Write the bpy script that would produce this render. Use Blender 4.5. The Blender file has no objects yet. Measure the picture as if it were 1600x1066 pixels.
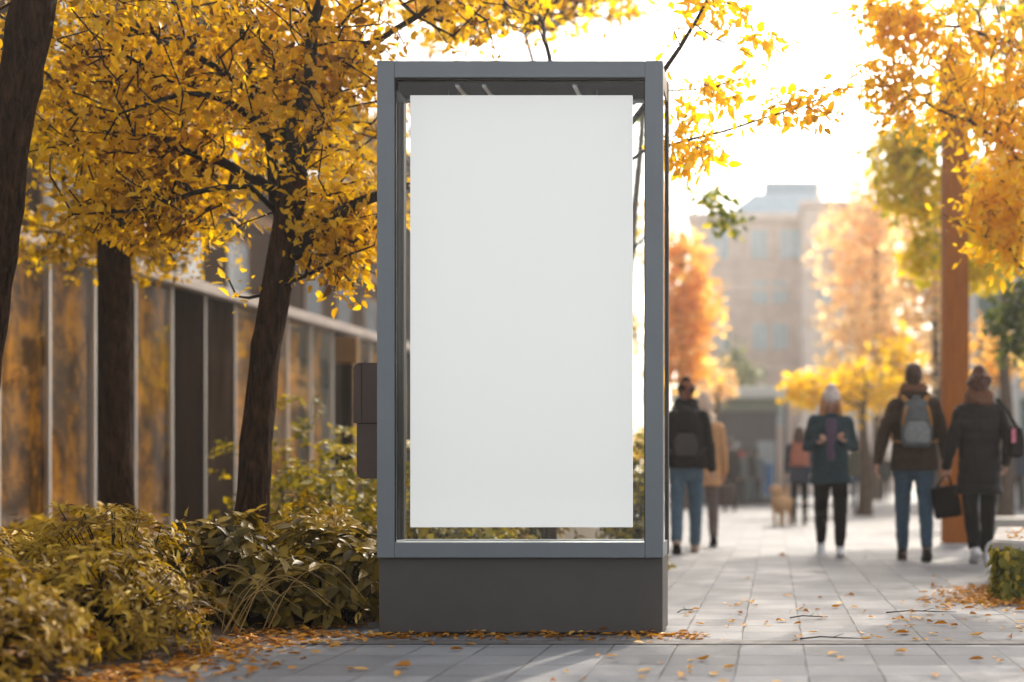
import bpy, bmesh, math, random
import numpy as np
from mathutils import Vector, Matrix, noise

random.seed(7)
RNG = np.random.default_rng(7)
PI = math.pi
sc = bpy.context.scene
COL = sc.collection
FPX = 50.0 / 36.0 * 1600.0          # focal length in photograph pixels
PX, PY, CAMZ = 1210.0, 750.0, 0.75  # principal point of the photograph, eye height


def P(px, py, d):
    """a place in the photograph at distance d -> world"""
    return Vector(((px - PX) * d / FPX, d, CAMZ + (PY - py) * d / FPX))


def G(px, py):
    d = FPX * CAMZ / (py - PY)
    return Vector(((px - PX) * d / FPX, d, 0.0))


# ------------------------------------------------------------------ objects
def tag(o, label=None, cat=None, group=None, kind=None):
    if label: o['label'] = label
    if cat: o['category'] = cat
    if group: o['group'] = group
    if kind: o['kind'] = kind
    return o


def thing(name, label, cat, loc=(0, 0, 0), rz=0.0, group=None):
    o = bpy.data.objects.new(name, None)
    o.empty_display_size = 0.1
    COL.objects.link(o)
    o.location = loc
    o.rotation_euler = (0, 0, rz)
    return tag(o, label, cat, group)


def link_mesh(name, me, mat, parent=None, smooth=False):
    o = bpy.data.objects.new(name, me)
    COL.objects.link(o)
    mats = mat if isinstance(mat, (list, tuple)) else [mat]
    for m in mats:
        me.materials.append(m)
    if smooth:
        me.polygons.foreach_set('use_smooth', [True] * len(me.polygons))
    if parent is not None:
        o.parent = parent
    return o


class MB:
    """collects vertices and faces of one mesh"""

    def __init__(self):
        self.v, self.f, self.n = [], [], 0

    def add(self, verts, faces):
        b = self.n
        self.v.extend([tuple(x) for x in verts])
        self.f.extend([tuple(b + i for i in q) for q in faces])
        self.n += len(verts)

    def box(self, x0, x1, y0, y1, z0, z1, bev=0.0):
        bm = bmesh.new()
        bmesh.ops.create_cube(bm, size=1.0)
        for v in bm.verts:
            v.co = Vector((x0 + (v.co.x + .5) * (x1 - x0), y0 + (v.co.y + .5) * (y1 - y0), z0 + (v.co.z + .5) * (z1 - z0)))
        if bev > 0:
            bmesh.ops.bevel(bm, geom=list(bm.edges), offset=bev, segments=2, profile=.6, affect='EDGES')
        bm.verts.index_update()
        self.add([v.co.copy() for v in bm.verts], [[v.index for v in f.verts] for f in bm.faces])
        bm.free()
        return self

    def tube(self, pts, radii, n=8, ref=None, cap=True, power=2.0):
        """tapered tube along pts; radii scalars or (ra, rb); ra lies along ref"""
        pts = [Vector(p) for p in pts]
        m = len(pts)
        rr = [(r, r) if not isinstance(r, (tuple, list)) else r for r in radii]
        verts, u = [], None
        for i in range(m):
            t = (pts[min(i + 1, m - 1)] - pts[max(i - 1, 0)])
            if t.length < 1e-9: t = Vector((0, 0, 1))
            t.normalize()
            r0 = Vector(ref) if ref is not None else (u if u is not None else (Vector((1, 0, 0)) if abs(t.x) < .8 else Vector((0, 1, 0))))
            uu = r0 - t * r0.dot(t)
            if uu.length < 1e-5:
                uu = t.orthogonal()
            uu.normalize()
            u = uu
            w = t.cross(uu)
            for k in range(n):
                a = 2 * PI * k / n
                c, s = math.cos(a), math.sin(a)
                if power != 2.0:
                    c = math.copysign(abs(c) ** (2 / power), c)
                    s = math.copysign(abs(s) ** (2 / power), s)
                verts.append(pts[i] + uu * (c * rr[i][0]) + w * (s * rr[i][1]))
        faces = []
        for i in range(m - 1):
            for k in range(n):
                k2 = (k + 1) % n
                faces.append((i * n + k, i * n + k2, (i + 1) * n + k2, (i + 1) * n + k))
        if cap:
            faces.append(tuple(range(n - 1, -1, -1)))
            faces.append(tuple((m - 1) * n + k for k in range(n)))
        self.add(verts, faces)
        return self

    def blob(self, pts, radii, n=12, ref=None, power=2.0):
        """tube with rounded ends"""
        pts = [Vector(p) for p in pts]
        rr = [(r, r) if not isinstance(r, (tuple, list)) else r for r in radii]
        t0 = (pts[0] - pts[1]).normalized()
        t1 = (pts[-1] - pts[-2]).normalized()
        a, b = rr[0], rr[-1]
        ma, mb_ = min(a), min(b)
        P2 = [pts[0] + t0 * ma * .9, pts[0] + t0 * ma * .6] + pts + [pts[-1] + t1 * mb_ * .6, pts[-1] + t1 * mb_ * .9]
        R2 = [(a[0] * .35, a[1] * .35), (a[0] * .78, a[1] * .78)] + rr + [(b[0] * .78, b[1] * .78), (b[0] * .35, b[1] * .35)]
        return self.tube(P2, R2, n, ref, True, power)

    def mesh(self, name):
        me = bpy.data.meshes.new(name)
        me.from_pydata(self.v, [], self.f)
        me.update()
        return me

    def build(self, name, mat, parent=None, smooth=False):
        return link_mesh(name, self.mesh(name), mat, parent, smooth)


def np_mesh(name, verts, loop_idx, loop_start, loop_total, tint=None):
    me = bpy.data.meshes.new(name)
    me.vertices.add(len(verts))
    me.vertices.foreach_set('co', np.asarray(verts, np.float32).ravel())
    me.loops.add(len(loop_idx))
    me.loops.foreach_set('vertex_index', np.asarray(loop_idx, np.int32))
    me.polygons.add(len(loop_start))
    me.polygons.foreach_set('loop_start', np.asarray(loop_start, np.int32))
    me.polygons.foreach_set('loop_total', np.asarray(loop_total, np.int32))
    me.update(calc_edges=True)
    if tint is not None:
        at = me.attributes.new('tint', 'FLOAT', 'FACE')
        at.data.foreach_set('value', np.asarray(tint, np.float32))
    me.validate()
    return me


# ------------------------------------------------------------------ leaves
LEAF_FULL = (np.array([(0, 0, 0), (.33, 0, -.03), (.68, 0, -.05), (1, 0, -.12),
                       (.28, .23, .06), (.66, .19, .03), (.28, -.23, .06), (.66, -.19, .03)], float),
             [(0, 1, 4), (1, 2, 5, 4), (2, 3, 5), (0, 6, 1), (1, 6, 7, 2), (2, 7, 3)])
LEAF_LONG = (np.array([(0, 0, 0), (.33, 0, -.02), (.68, 0, -.07), (1, 0, -.2),
                       (.30, .14, .04), (.66, .12, -.02), (.30, -.14, .04), (.66, -.12, -.02)], float),
             [(0, 1, 4), (1, 2, 5, 4), (2, 3, 5), (0, 6, 1), (1, 6, 7, 2), (2, 7, 3)])
LEAF_LITE = (np.array([(0, 0, 0), (1, 0, -.06), (.45, .3, .08), (.45, -.3, .08)], float),
             [(0, 1, 2), (0, 3, 1)])


def norm_rows(a):
    return a / np.maximum(np.linalg.norm(a, axis=1, keepdims=True), 1e-9)


def leaf_mesh(name, pos, dirs, ups, size, tint, template=LEAF_FULL, extra=None):
    """one mesh of many leaves: pos,dirs,ups (N,3), size,tint (N)"""
    tv, tf = template
    N = len(pos)
    d = norm_rows(dirs)
    u = ups - d * np.sum(ups * d, axis=1, keepdims=True)
    u = norm_rows(u)
    s = np.cross(u, d)
    V = (pos[:, None, :] + size[:, None, None] * (tv[None, :, 0:1] * d[:, None, :] + tv[None, :, 1:2] * s[:, None, :] + tv[None, :, 2:3] * u[:, None, :]))
    nv = len(tv)
    V = V.reshape(-1, 3)
    loops, tot = [], []
    for q in tf:
        loops.extend(q)
        tot.append(len(q))
    loops = np.array(loops)
    L = (np.arange(N)[:, None] * nv + loops[None, :]).ravel()
    T = np.tile(np.array(tot), N)
    S = np.concatenate([[0], np.cumsum(T)[:-1]])
    return np_mesh(name, V, L, S, T, np.repeat(tint, len(tf)))


def rand_dirs(n, zbias=0.0):
    a = RNG.normal(size=(n, 3))
    a[:, 2] += zbias
    return norm_rows(a)


# ------------------------------------------------------------------ materials
def new_mat(name):
    m = bpy.data.materials.new(name)
    m.use_nodes = True
    nt = m.node_tree
    nt.nodes.clear()
    out = nt.nodes.new('ShaderNodeOutputMaterial')
    return m, nt, out


def nd(nt, kind, **kw):
    n = nt.nodes.new(kind)
    for k, v in kw.items():
        if k.startswith('i_'):
            key = k[2:]
            key = int(key) if key.isdigit() else key.replace('_', ' ')
            n.inputs[key].default_value = v
        else:
            setattr(n, k, v)
    return n


def ramp(nt, stops):
    r = nt.nodes.new('ShaderNodeValToRGB')
    el = r.color_ramp.elements
    while len(el) < len(stops):
        el.new(.5)
    for e, (p, c) in zip(el, stops):
        e.position = p
        e.color = (c[0], c[1], c[2], 1)
    return r


def plain(name, col, rough=.6, metal=0.0, var=.18, scale=6.0, bump=0.0, bscale=60.0, coat=0.0, stretch=None, spec=.2):
    """principled with noise-driven colour variation and optional bump"""
    m, nt, out = new_mat(name)
    b = nd(nt, 'ShaderNodeBsdfPrincipled')
    b.inputs['Roughness'].default_value = rough
    b.inputs['Metallic'].default_value = metal
    b.inputs['Coat Weight'].default_value = coat
    b.inputs['Specular IOR Level'].default_value = spec
    tc = nd(nt, 'ShaderNodeTexCoord')
    src = tc.outputs['Object']
    if stretch:
        mp = nd(nt, 'ShaderNodeMapping')
        mp.inputs['Scale'].default_value = stretch
        nt.links.new(src, mp.inputs[0])
        src = mp.outputs[0]
    nz = nd(nt, 'ShaderNodeTexNoise', i_Scale=scale, i_Detail=6.0, i_Roughness=.6)
    nt.links.new(src, nz.inputs['Vector'])
    lo = tuple(c * (1 - var) for c in col)
    hi = tuple(min(1, c * (1 + var)) for c in col)
    r = ramp(nt, [(.3, lo), (.7, hi)])
    nt.links.new(nz.outputs['Fac'], r.inputs[0])
    nt.links.new(r.outputs[0], b.inputs['Base Color'])
    if bump > 0:
        n2 = nd(nt, 'ShaderNodeTexNoise', i_Scale=bscale, i_Detail=5.0)
        nt.links.new(src, n2.inputs['Vector'])
        bp = nd(nt, 'ShaderNodeBump', i_Strength=bump, i_Distance=.01)
        nt.links.new(n2.outputs['Fac'], bp.inputs['Height'])
        nt.links.new(bp.outputs[0], b.inputs['Normal'])
    nt.links.new(b.outputs[0], out.inputs[0])
    return m


def leaf_mat(name, stops, trans=.45, rough=.5, gloss=.25):
    m, nt, out = new_mat(name)
    at = nd(nt, 'ShaderNodeAttribute', attribute_name='tint')
    r = ramp(nt, stops)
    nt.links.new(at.outputs['Fac'], r.inputs[0])
    b = nd(nt, 'ShaderNodeBsdfPrincipled')
    b.inputs['Roughness'].default_value = rough
    b.inputs['Specular IOR Level'].default_value = gloss
    nt.links.new(r.outputs[0], b.inputs['Base Color'])
    t = nd(nt, 'ShaderNodeBsdfTranslucent')
    hs = nd(nt, 'ShaderNodeHueSaturation', i_Saturation=1.08, i_Value=1.25)
    nt.links.new(r.outputs[0], hs.inputs['Color'])
    nt.links.new(hs.outputs[0], t.inputs[0])
    mx = nd(nt, 'ShaderNodeMixShader')
    mx.inputs[0].default_value = trans
    nt.links.new(b.outputs[0], mx.inputs[1])
    nt.links.new(t.outputs[0], mx.inputs[2])
    nt.links.new(mx.outputs[0], out.inputs[0])
    return m


def glass_mat(name, tint=(1, 1, 1), refl_lo=.03, rough=0.0, ior=1.5, extra=0.0):
    """thin sheet: see-through with a Fresnel reflection"""
    m, nt, out = new_mat(name)
    fr = nd(nt, 'ShaderNodeFresnel', i_IOR=ior)
    gm = nd(nt, 'ShaderNodeNewGeometry')          # the same reflection from either face of the sheet
    mi = nd(nt, 'ShaderNodeMix', data_type='FLOAT')
    mi.inputs[2].default_value = ior
    mi.inputs[3].default_value = 1 / ior
    nt.links.new(gm.outputs['Backfacing'], mi.inputs[0])
    nt.links.new(mi.outputs[0], fr.inputs['IOR'])
    ad = nd(nt, 'ShaderNodeMath', operation='ADD', use_clamp=True)
    ad.inputs[1].default_value = extra
    nt.links.new(fr.outputs[0], ad.inputs[0])
    tr = nd(nt, 'ShaderNodeBsdfTransparent')
    tr.inputs[0].default_value = (*tint, 1)
    gl = nd(nt, 'ShaderNodeBsdfGlossy')
    gl.inputs['Roughness'].default_value = rough
    gl.inputs['Color'].default_value = (.95, .95, .95, 1)
    mx = nd(nt, 'ShaderNodeMixShader')
    nt.links.new(ad.outputs[0], mx.inputs[0])
    nt.links.new(tr.outputs[0], mx.inputs[1])
    nt.links.new(gl.outputs[0], mx.inputs[2])
    nt.links.new(mx.outputs[0], out.inputs[0])
    return m


def bark_mat(name, lo, hi, scale=9.0, bump=1.0):
    m, nt, out = new_mat(name)
    tc = nd(nt, 'ShaderNodeTexCoord')
    mp = nd(nt, 'ShaderNodeMapping')
    mp.inputs['Scale'].default_value = (3.6, 3.6, .85)
    nt.links.new(tc.outputs['Object'], mp.inputs[0])
    nz = nd(nt, 'ShaderNodeTexNoise', i_Scale=scale, i_Detail=8.0, i_Roughness=.65, i_Distortion=.6)
    nt.links.new(mp.outputs[0], nz.inputs['Vector'])
    vo = nd(nt, 'ShaderNodeTexVoronoi', i_Scale=scale * .9, feature='DISTANCE_TO_EDGE')
    nt.links.new(mp.outputs[0], vo.inputs['Vector'])
    r = ramp(nt, [(.3, lo), (.68, hi)])
    nt.links.new(nz.outputs['Fac'], r.inputs[0])
    b = nd(nt, 'ShaderNodeBsdfPrincipled', i_Roughness=.9)
    b.inputs['Specular IOR Level'].default_value = .08
    nt.links.new(r.outputs[0], b.inputs['Base Color'])
    ma = nd(nt, 'ShaderNodeMath', operation='MULTIPLY_ADD')
    ma.inputs[1].default_value = 1.2
    nt.links.new(vo.outputs['Distance'], ma.inputs[0])
    nt.links.new(nz.outputs['Fac'], ma.inputs[2])
    bp = nd(nt, 'ShaderNodeBump', i_Strength=bump, i_Distance=.06)
    nt.links.new(ma.outputs[0], bp.inputs['Height'])
    nt.links.new(bp.outputs[0], b.inputs['Normal'])
    nt.links.new(b.outputs[0], out.inputs[0])
    return m


M = {}
M['kiosk'] = plain('painted_steel', (.143, .165, .187), spec=.5, rough=.42, metal=.25, var=.06, scale=3, bump=.03, bscale=400)
M['plinth'] = plain('plinth_steel', (.078, .073, .071), rough=.5, metal=.1, var=.08, scale=3, bump=.03, bscale=300)
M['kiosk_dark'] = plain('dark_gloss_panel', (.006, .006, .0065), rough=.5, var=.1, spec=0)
M['inner_dark'] = plain('darkened_inner_steel', (.035, .034, .034), rough=.5)  # rear stiles and beads darkened to imitate dark reflections in the glass
M['gasket'] = plain('black_rubber', (.01, .01, .01), rough=.6)
M['steel'] = plain('brushed_steel', (.55, .56, .58), rough=.3, metal=1.0, var=.08, scale=20)
M['glass'] = glass_mat('clear_glass', (.97, .985, .98), ior=1.26)
M['boxbrown'] = plain('brown_enamel', (.065, .045, .038), rough=.5, var=.1, scale=5)
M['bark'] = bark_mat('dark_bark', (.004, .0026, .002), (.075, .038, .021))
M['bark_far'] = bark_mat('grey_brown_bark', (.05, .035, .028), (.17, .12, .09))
M['twig'] = plain('twig_bark', (.010, .006, .004), rough=.8, var=.4, scale=12)
M['leaf_gold'] = leaf_mat('golden_leaves', [(0, (.12, .05, .007)), (.25, (.46, .25, .014)), (.5, (.64, .38, .022)), (.7, (.74, .48, .032)), (1, (.78, .53, .07))], trans=.6)  # darkest leaves stand in for shadowed gaps in the crown
M['leaf_amber'] = leaf_mat('amber_leaves', [(0, (.06, .028, .006)), (.32, (.34, .195, .012)), (.65, (.60, .385, .024)), (1, (.68, .44, .05))], trans=.48)  # dark first stop puts crown shade into the leaf colour
M['leaf_bright'] = leaf_mat('bright_yellow_leaves', [(0, (.58, .30, .02)), (.4, (.78, .47, .03)), (.8, (.85, .60, .05)), (1, (.87, .68, .12))], trans=.72)
M['leaf_green'] = leaf_mat('green_yellow_leaves', [(0, (.08, .13, .02)), (.35, (.24, .29, .03)), (.6, (.58, .48, .03)), (1, (.78, .58, .04))], trans=.5)
M['leaf_deepgreen'] = leaf_mat('deep_green_leaves', [(0, (.035, .06, .02)), (.6, (.10, .14, .03)), (1, (.25, .25, .04))], trans=.4)
M['leaf_orange'] = leaf_mat('orange_leaves', [(0, (.72, .34, .07)), (.5, (.87, .54, .15)), (1, (.90, .64, .22))], trans=.68)
M['leaf_peach'] = leaf_mat('pale_apricot_leaves', [(0, (.74, .43, .20)), (.5, (.87, .61, .29)), (1, (.90, .72, .40))], trans=.68)
M['leaf_lemon'] = leaf_mat('lemon_leaves', [(0, (.55, .33, .02)), (.5, (.78, .50, .03)), (1, (.84, .62, .06))], trans=.62)
M['shrub_ochre'] = leaf_mat('ochre_shrub_leaves', [(0, (.06, .028, .006)), (.4, (.27, .165, .015)), (.8, (.52, .345, .032)), (1, (.58, .38, .07))], trans=.3, rough=.5, gloss=.16)
M['shrub_rust'] = leaf_mat('rusty_shrub_leaves', [(0, (.08, .035, .007)), (.4, (.27, .16, .015)), (.75, (.48, .31, .03)), (1, (.55, .36, .07))], trans=.3, rough=.5, gloss=.16)
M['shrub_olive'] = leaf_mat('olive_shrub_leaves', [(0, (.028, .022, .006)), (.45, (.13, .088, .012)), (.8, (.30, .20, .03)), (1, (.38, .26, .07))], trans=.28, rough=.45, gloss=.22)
M['shrub_yellow'] = leaf_mat('yellow_green_shrub_leaves', [(0, (.06, .065, .010)), (.4, (.20, .165, .014)), (.8, (.46, .33, .025)), (1, (.60, .45, .05))], trans=.4)
M['ivy'] = leaf_mat('ivy_leaves', [(0, (.07, .08, .015)), (.4, (.22, .21, .03)), (.8, (.45, .34, .04)), (1, (.6, .45, .10))], trans=.35)
M['litter'] = leaf_mat('fallen_leaf', [(0, (.14, .05, .012)), (.35, (.42, .17, .02)), (.7, (.58, .27, .03)), (1, (.62, .40, .12))], trans=.25, rough=.6)
M['stone'] = plain('pale_stone', (.40, .38, .36), rough=.75, var=.15, scale=8, bump=.25, bscale=50)
M['soil'] = plain('leafy_soil', (.055, .035, .02), rough=.95, var=.5, scale=25, bump=.6, bscale=80)
M['timber'] = plain('warm_timber', (.32, .105, .022), rough=.7, spec=.05, var=.25, scale=5, stretch=(6, 6, .5), bump=.15, bscale=30)
M['wood_dark'] = plain('dark_wood', (.013, .0075, .005), spec=0, rough=.75, var=.7, scale=1.6, stretch=(4, 4, .5), bump=.1, bscale=30)
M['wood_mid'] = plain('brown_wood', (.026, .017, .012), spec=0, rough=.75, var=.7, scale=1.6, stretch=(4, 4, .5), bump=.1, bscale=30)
M['ochre'] = plain('ochre_board', (.50, .22, .03), rough=.6, var=.35, scale=1.6)
M['mullion'] = plain('aluminium', (.62, .60, .58), rough=.4, metal=.6, var=.08)
M['beam'] = plain('weathered_beam', (.36, .31, .28), rough=.6, var=.15, scale=3)
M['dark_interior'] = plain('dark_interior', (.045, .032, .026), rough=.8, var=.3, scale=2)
M['pglass'] = glass_mat('pavilion_glass', (.90, .86, .80), ior=1.45)
# ------------------------------------------------------------------ world, sun, camera
SUN_EL, SUN_AZ = math.radians(38), math.radians(15)     # azimuth from straight ahead towards the right
world = bpy.data.worlds.new('World')
sc.world = world
world.use_nodes = True
wnt = world.node_tree
bg = wnt.nodes['Background']
sky = wnt.nodes.new('ShaderNodeTexSky')
sky.sky_type = 'NISHITA'
sky.sun_disc = False
sky.sun_elevation = SUN_EL
sky.sun_rotation = SUN_AZ
sky.air_density = 1.0
sky.dust_density = 4.0
sky.ozone_density = 1.0
# a hazy autumn sky: less blue than clean air
shs = wnt.nodes.new('ShaderNodeHueSaturation')
shs.inputs['Saturation'].default_value = .36
wnt.links.new(sky.outputs[0], shs.inputs['Color'])
wmx = wnt.nodes.new('ShaderNodeMix')
wmx.data_type = 'RGBA'
wmx.blend_type = 'MULTIPLY'
wmx.inputs[0].default_value = 1.0
wmx.inputs[7].default_value = (1.0, .955, .89, 1)
wnt.links.new(shs.outputs[0], wmx.inputs[6])
wnt.links.new(wmx.outputs[2], bg.inputs[0])
bg.inputs[1].default_value = 0.15

sun = bpy.data.lights.new('sun', 'SUN')
sun.energy = 2.3
sun.angle = math.radians(.6)
sun.color = (1.0, .88, .72)
so = bpy.data.objects.new('sun', sun)
COL.objects.link(so)
sdir = Vector((math.sin(SUN_AZ) * math.cos(SUN_EL), math.cos(SUN_AZ) * math.cos(SUN_EL), math.sin(SUN_EL)))
so.rotation_euler = sdir.to_track_quat('Z', 'Y').to_euler()
so.location = sdir * 60

cam = bpy.data.cameras.new('camera')
co = bpy.data.objects.new('camera', cam)
COL.objects.link(co)
co.location = (0, 0, CAMZ)
co.rotation_euler = (PI / 2, 0, 0)
cam.lens = 50
cam.sensor_width = 36
cam.shift_x = (800 - PX) / 1600
cam.shift_y = (PY - 533) / 1600
cam.clip_start = .05
cam.clip_end = 4000
cam.dof.use_dof = True
cam.dof.focus_distance = 7.15
cam.dof.aperture_fstop = 1.05
sc.camera = co
sc.view_settings.view_transform = 'Standard'
sc.view_settings.look = 'None'
sc.view_settings.gamma = 1
sc.view_settings.exposure = 1.36
sc.cycles.use_denoising = True
sc.cycles.max_bounces = 8
sc.cycles.transparent_max_bounces = 12
sc.cycles.sample_clamp_indirect = 6.0

# ------------------------------------------------------------------ ground and paving
def paving_mat():
    m, nt, out = new_mat('paving_slabs')
    tc = nd(nt, 'ShaderNodeTexCoord')
    sx = nd(nt, 'ShaderNodeSeparateXYZ')
    nt.links.new(tc.outputs['Object'], sx.inputs[0])
    nzw = nd(nt, 'ShaderNodeTexNoise', i_Scale=3.0, i_Detail=3.0)
    nt.links.new(tc.outputs['Object'], nzw.inputs['Vector'])

    def joint(sock, period, off, width, wob):
        a = nd(nt, 'ShaderNodeMath', operation='MULTIPLY_ADD')
        a.inputs[1].default_value = wob
        nt.links.new(nzw.outputs['Fac'], a.inputs[0])
        nt.links.new(sock, a.inputs[2])
        s = nd(nt, 'ShaderNodeMath', operation='ADD')
        s.inputs[1].default_value = off
        nt.links.new(a.outputs[0], s.inputs[0])
        pp = nd(nt, 'ShaderNodeMath', operation='PINGPONG')
        pp.inputs[1].default_value = period / 2
        nt.links.new(s.outputs[0], pp.inputs[0])
        mr = nd(nt, 'ShaderNodeMapRange', interpolation_type='SMOOTHSTEP')
        mr.inputs['From Min'].default_value = width * .35
        mr.inputs['From Max'].default_value = width
        nt.links.new(pp.outputs[0], mr.inputs['Value'])
        dv = nd(nt, 'ShaderNodeMath', operation='DIVIDE')
        dv.inputs[1].default_value = period
        nt.links.new(s.outputs[0], dv.inputs[0])
        rd = nd(nt, 'ShaderNodeMath', operation='ROUND')
        fl = nd(nt, 'ShaderNodeMath', operation='FLOOR')
        nt.links.new(dv.outputs[0], fl.inputs[0])
        return mr.outputs[0], fl.outputs[0]

    jy, cy = joint(sx.outputs['Y'], .313, .18, .008, .010)
    # every second row is shifted a little, as laid
    half = nd(nt, 'ShaderNodeMath', operation='MULTIPLY_ADD')
    half.inputs[1].default_value = 0.0
    nt.links.new(cy, half.inputs[0])
    nt.links.new(sx.outputs['X'], half.inputs[2])
    jx, cx = joint(half.outputs[0], .285, .15, .006, .012)
    mn = nd(nt, 'ShaderNodeMath', operation='MINIMUM')
    nt.links.new(jx, mn.inputs[0])
    nt.links.new(jy, mn.inputs[1])
    cb = nd(nt, 'ShaderNodeCombineXYZ')
    nt.links.new(cx, cb.inputs[0])
    nt.links.new(cy, cb.inputs[1])
    wn = nd(nt, 'ShaderNodeTexWhiteNoise', noise_dimensions='3D')
    nt.links.new(cb.outputs[0], wn.inputs['Vector'])
    # slab colour
    big = nd(nt, 'ShaderNodeTexNoise', i_Scale=.9, i_Detail=7.0, i_Roughness=.62)
    nt.links.new(tc.outputs['Object'], big.inputs['Vector'])
    fine = nd(nt, 'ShaderNodeTexNoise', i_Scale=55.0, i_Detail=6.0, i_Roughness=.7)
    nt.links.new(tc.outputs['Object'], fine.inputs['Vector'])
    a1 = nd(nt, 'ShaderNodeMath', operation='MULTIPLY_ADD')
    a1.inputs[1].default_value = .30
    nt.links.new(wn.outputs['Value'], a1.inputs[0])
    nt.links.new(big.outputs['Fac'], a1.inputs[2])
    a2 = nd(nt, 'ShaderNodeMath', operation='MULTIPLY_ADD')
    a2.inputs[1].default_value = .35
    nt.links.new(fine.outputs['Fac'], a2.inputs[0])
    nt.links.new(a1.outputs[0], a2.inputs[2])
    r = ramp(nt, [(.45, (.105, .108, .116)), (.8, (.180, .186, .20)), (1.1, (.25, .255, .268))])
    nt.links.new(a2.outputs[0], r.inputs[0])
    mj = nd(nt, 'ShaderNodeMix', data_type='RGBA')
    mj.inputs[6].default_value = (.06, .05, .043, 1)
    # joints open and close, so that they fade in places
    jn = nd(nt, 'ShaderNodeTexNoise', i_Scale=2.3, i_Detail=4.0)
    nt.links.new(tc.outputs['Object'], jn.inputs['Vector'])
    jm = nd(nt, 'ShaderNodeMapRange')
    jm.inputs['From Min'].default_value = .38
    jm.inputs['From Max'].default_value = .62
    jm.inputs['To Min'].default_value = .15
    jm.inputs['To Max'].default_value = 1.0
    nt.links.new(jn.outputs['Fac'], jm.inputs['Value'])
    jx2 = nd(nt, 'ShaderNodeMath', operation='MAXIMUM')
    nt.links.new(mn.outputs[0], jx2.inputs[0])
    nt.links.new(jm.outputs[0], jx2.inputs[1])
    nt.links.new(jx2.outputs[0], mj.inputs[0])
    nt.links.new(r.outputs[0], mj.inputs[7])
    # brown specks: bits of bark and crumbled leaf
    sp = nd(nt, 'ShaderNodeTexVoronoi', i_Scale=26.0)
    nt.links.new(tc.outputs['Object'], sp.inputs['Vector'])
    spm = nd(nt, 'ShaderNodeMapRange')
    spm.inputs['From Min'].default_value = .055
    spm.inputs['From Max'].default_value = .11
    nt.links.new(sp.outputs['Distance'], spm.inputs['Value'])
    ms = nd(nt, 'ShaderNodeMix', data_type='RGBA')
    ms.inputs[6].default_value = (.11, .07, .04, 1)
    nt.links.new(spm.outputs[0], ms.inputs[0])
    nt.links.new(mj.outputs[2], ms.inputs[7])
    b = nd(nt, 'ShaderNodeBsdfPrincipled', i_Roughness=.55)
    b.inputs['Specular IOR Level'].default_value = .06
    nt.links.new(ms.outputs[2], b.inputs['Base Color'])
    rr = nd(nt, 'ShaderNodeMapRange')
    rr.inputs['To Min'].default_value = .42
    rr.inputs['To Max'].default_value = .72
    nt.links.new(big.outputs['Fac'], rr.inputs['Value'])
    nt.links.new(rr.outputs[0], b.inputs['Roughness'])
    h = nd(nt, 'ShaderNodeMath', operation='MULTIPLY_ADD')
    h.inputs[1].default_value = .12
    nt.links.new(fine.outputs['Fac'], h.inputs[0])
    nt.links.new(mn.outputs[0], h.inputs[2])
    bp = nd(nt, 'ShaderNodeBump', i_Strength=.55, i_Distance=.008)
    nt.links.new(h.outputs[0], bp.inputs['Height'])
    nt.links.new(bp.outputs[0], b.inputs['Normal'])
    nt.links.new(b.outputs[0], out.inputs[0])
    return m


def sheet(name, x0, x1, y0, y1, z, mat):
    mb = MB()
    mb.add([(x0, y0, z), (x1, y0, z), (x1, y1, z), (x0, y1, z)], [(0, 1, 2, 3)])
    return tag(mb.build(name, mat), kind='structure')


M['far_ground'] = plain('far_ground', (.22, .21, .20), rough=.9, var=.2, scale=.3)
sheet('ground', -220, 220, -40, 320, -.012, M['far_ground'])
# the pale autumn air
hz, hnt, hout = new_mat('haze')
pvn = nd(hnt, 'ShaderNodeVolumePrincipled')
pvn.inputs['Color'].default_value = (.98, .95, .92, 1)
pvn.inputs['Density'].default_value = .0013
pvn.inputs['Anisotropy'].default_value = .7
hnt.links.new(pvn.outputs[0], hout.inputs['Volume'])
hb = MB()
hb.box(-225, 225, -45, 325, -1.0, 23.0)
tag(hb.build('haze', hz), kind='stuff')
sheet('pavement', -14, 40, -6, 95, 0.0, paving_mat())
# dark drainage strip across the path
ch = MB()
ch.add([(-2.2, 6.47, .004), (9.0, 6.47, .004), (9.0, 6.62, .004), (-2.2, 6.62, .004)], [(0, 1, 2, 3)])
tag(ch.build('drainage_strip', plain('channel_stone', (.13, .125, .125), rough=.7, var=.3, scale=14, bump=.3)), kind='structure')

# planting bed along the left: an uneven heap of soil
def soil_bed():
    nx, ny = 40, 70
    V, F = [], []
    for j in range(ny + 1):
        y = 2.5 + j * (18.0 / ny)
        edge = -2.42 + .16 * noise.noise(Vector((y * .9, 0, 3))) + (.45 if y > 7.1 else 0) * min(1, max(0, (y - 7.1) / .6)) 
        for i in range(nx + 1):
            t = i / nx
            x = edge - t * 4.2
            z = .004 + .10 * min(1, t * 4) + .05 * noise.noise(Vector((x * 2, y * 2, 0))) * min(1, t * 5)
            if i == 0: z = -.006
            V.append((x, y, z))
    for j in range(ny):
        for i in range(nx):
            a = j * (nx + 1) + i
            F.append((a, a + nx + 1, a + nx + 2, a + 1))
    mb = MB()
    mb.add(V, F)
    return tag(mb.build('planting_bed', M['soil'], smooth=True), kind='structure')


soil_bed()
# ------------------------------------------------------------------ the advertising display case
KX0, KX1, KY0, KY1 = -1.909, -0.535, 6.83, 7.23
Z0, Z1, ZT = .375, .449, 2.764
IX0, IX1, IZ1 = -1.826, -.621, 2.684
t = thing('display_case', 'tall grey steel advertising case with a blank white poster behind glass', 'display case', ((KX0 + KX1) / 2, (KY0 + KY1) / 2, 0))


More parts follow.
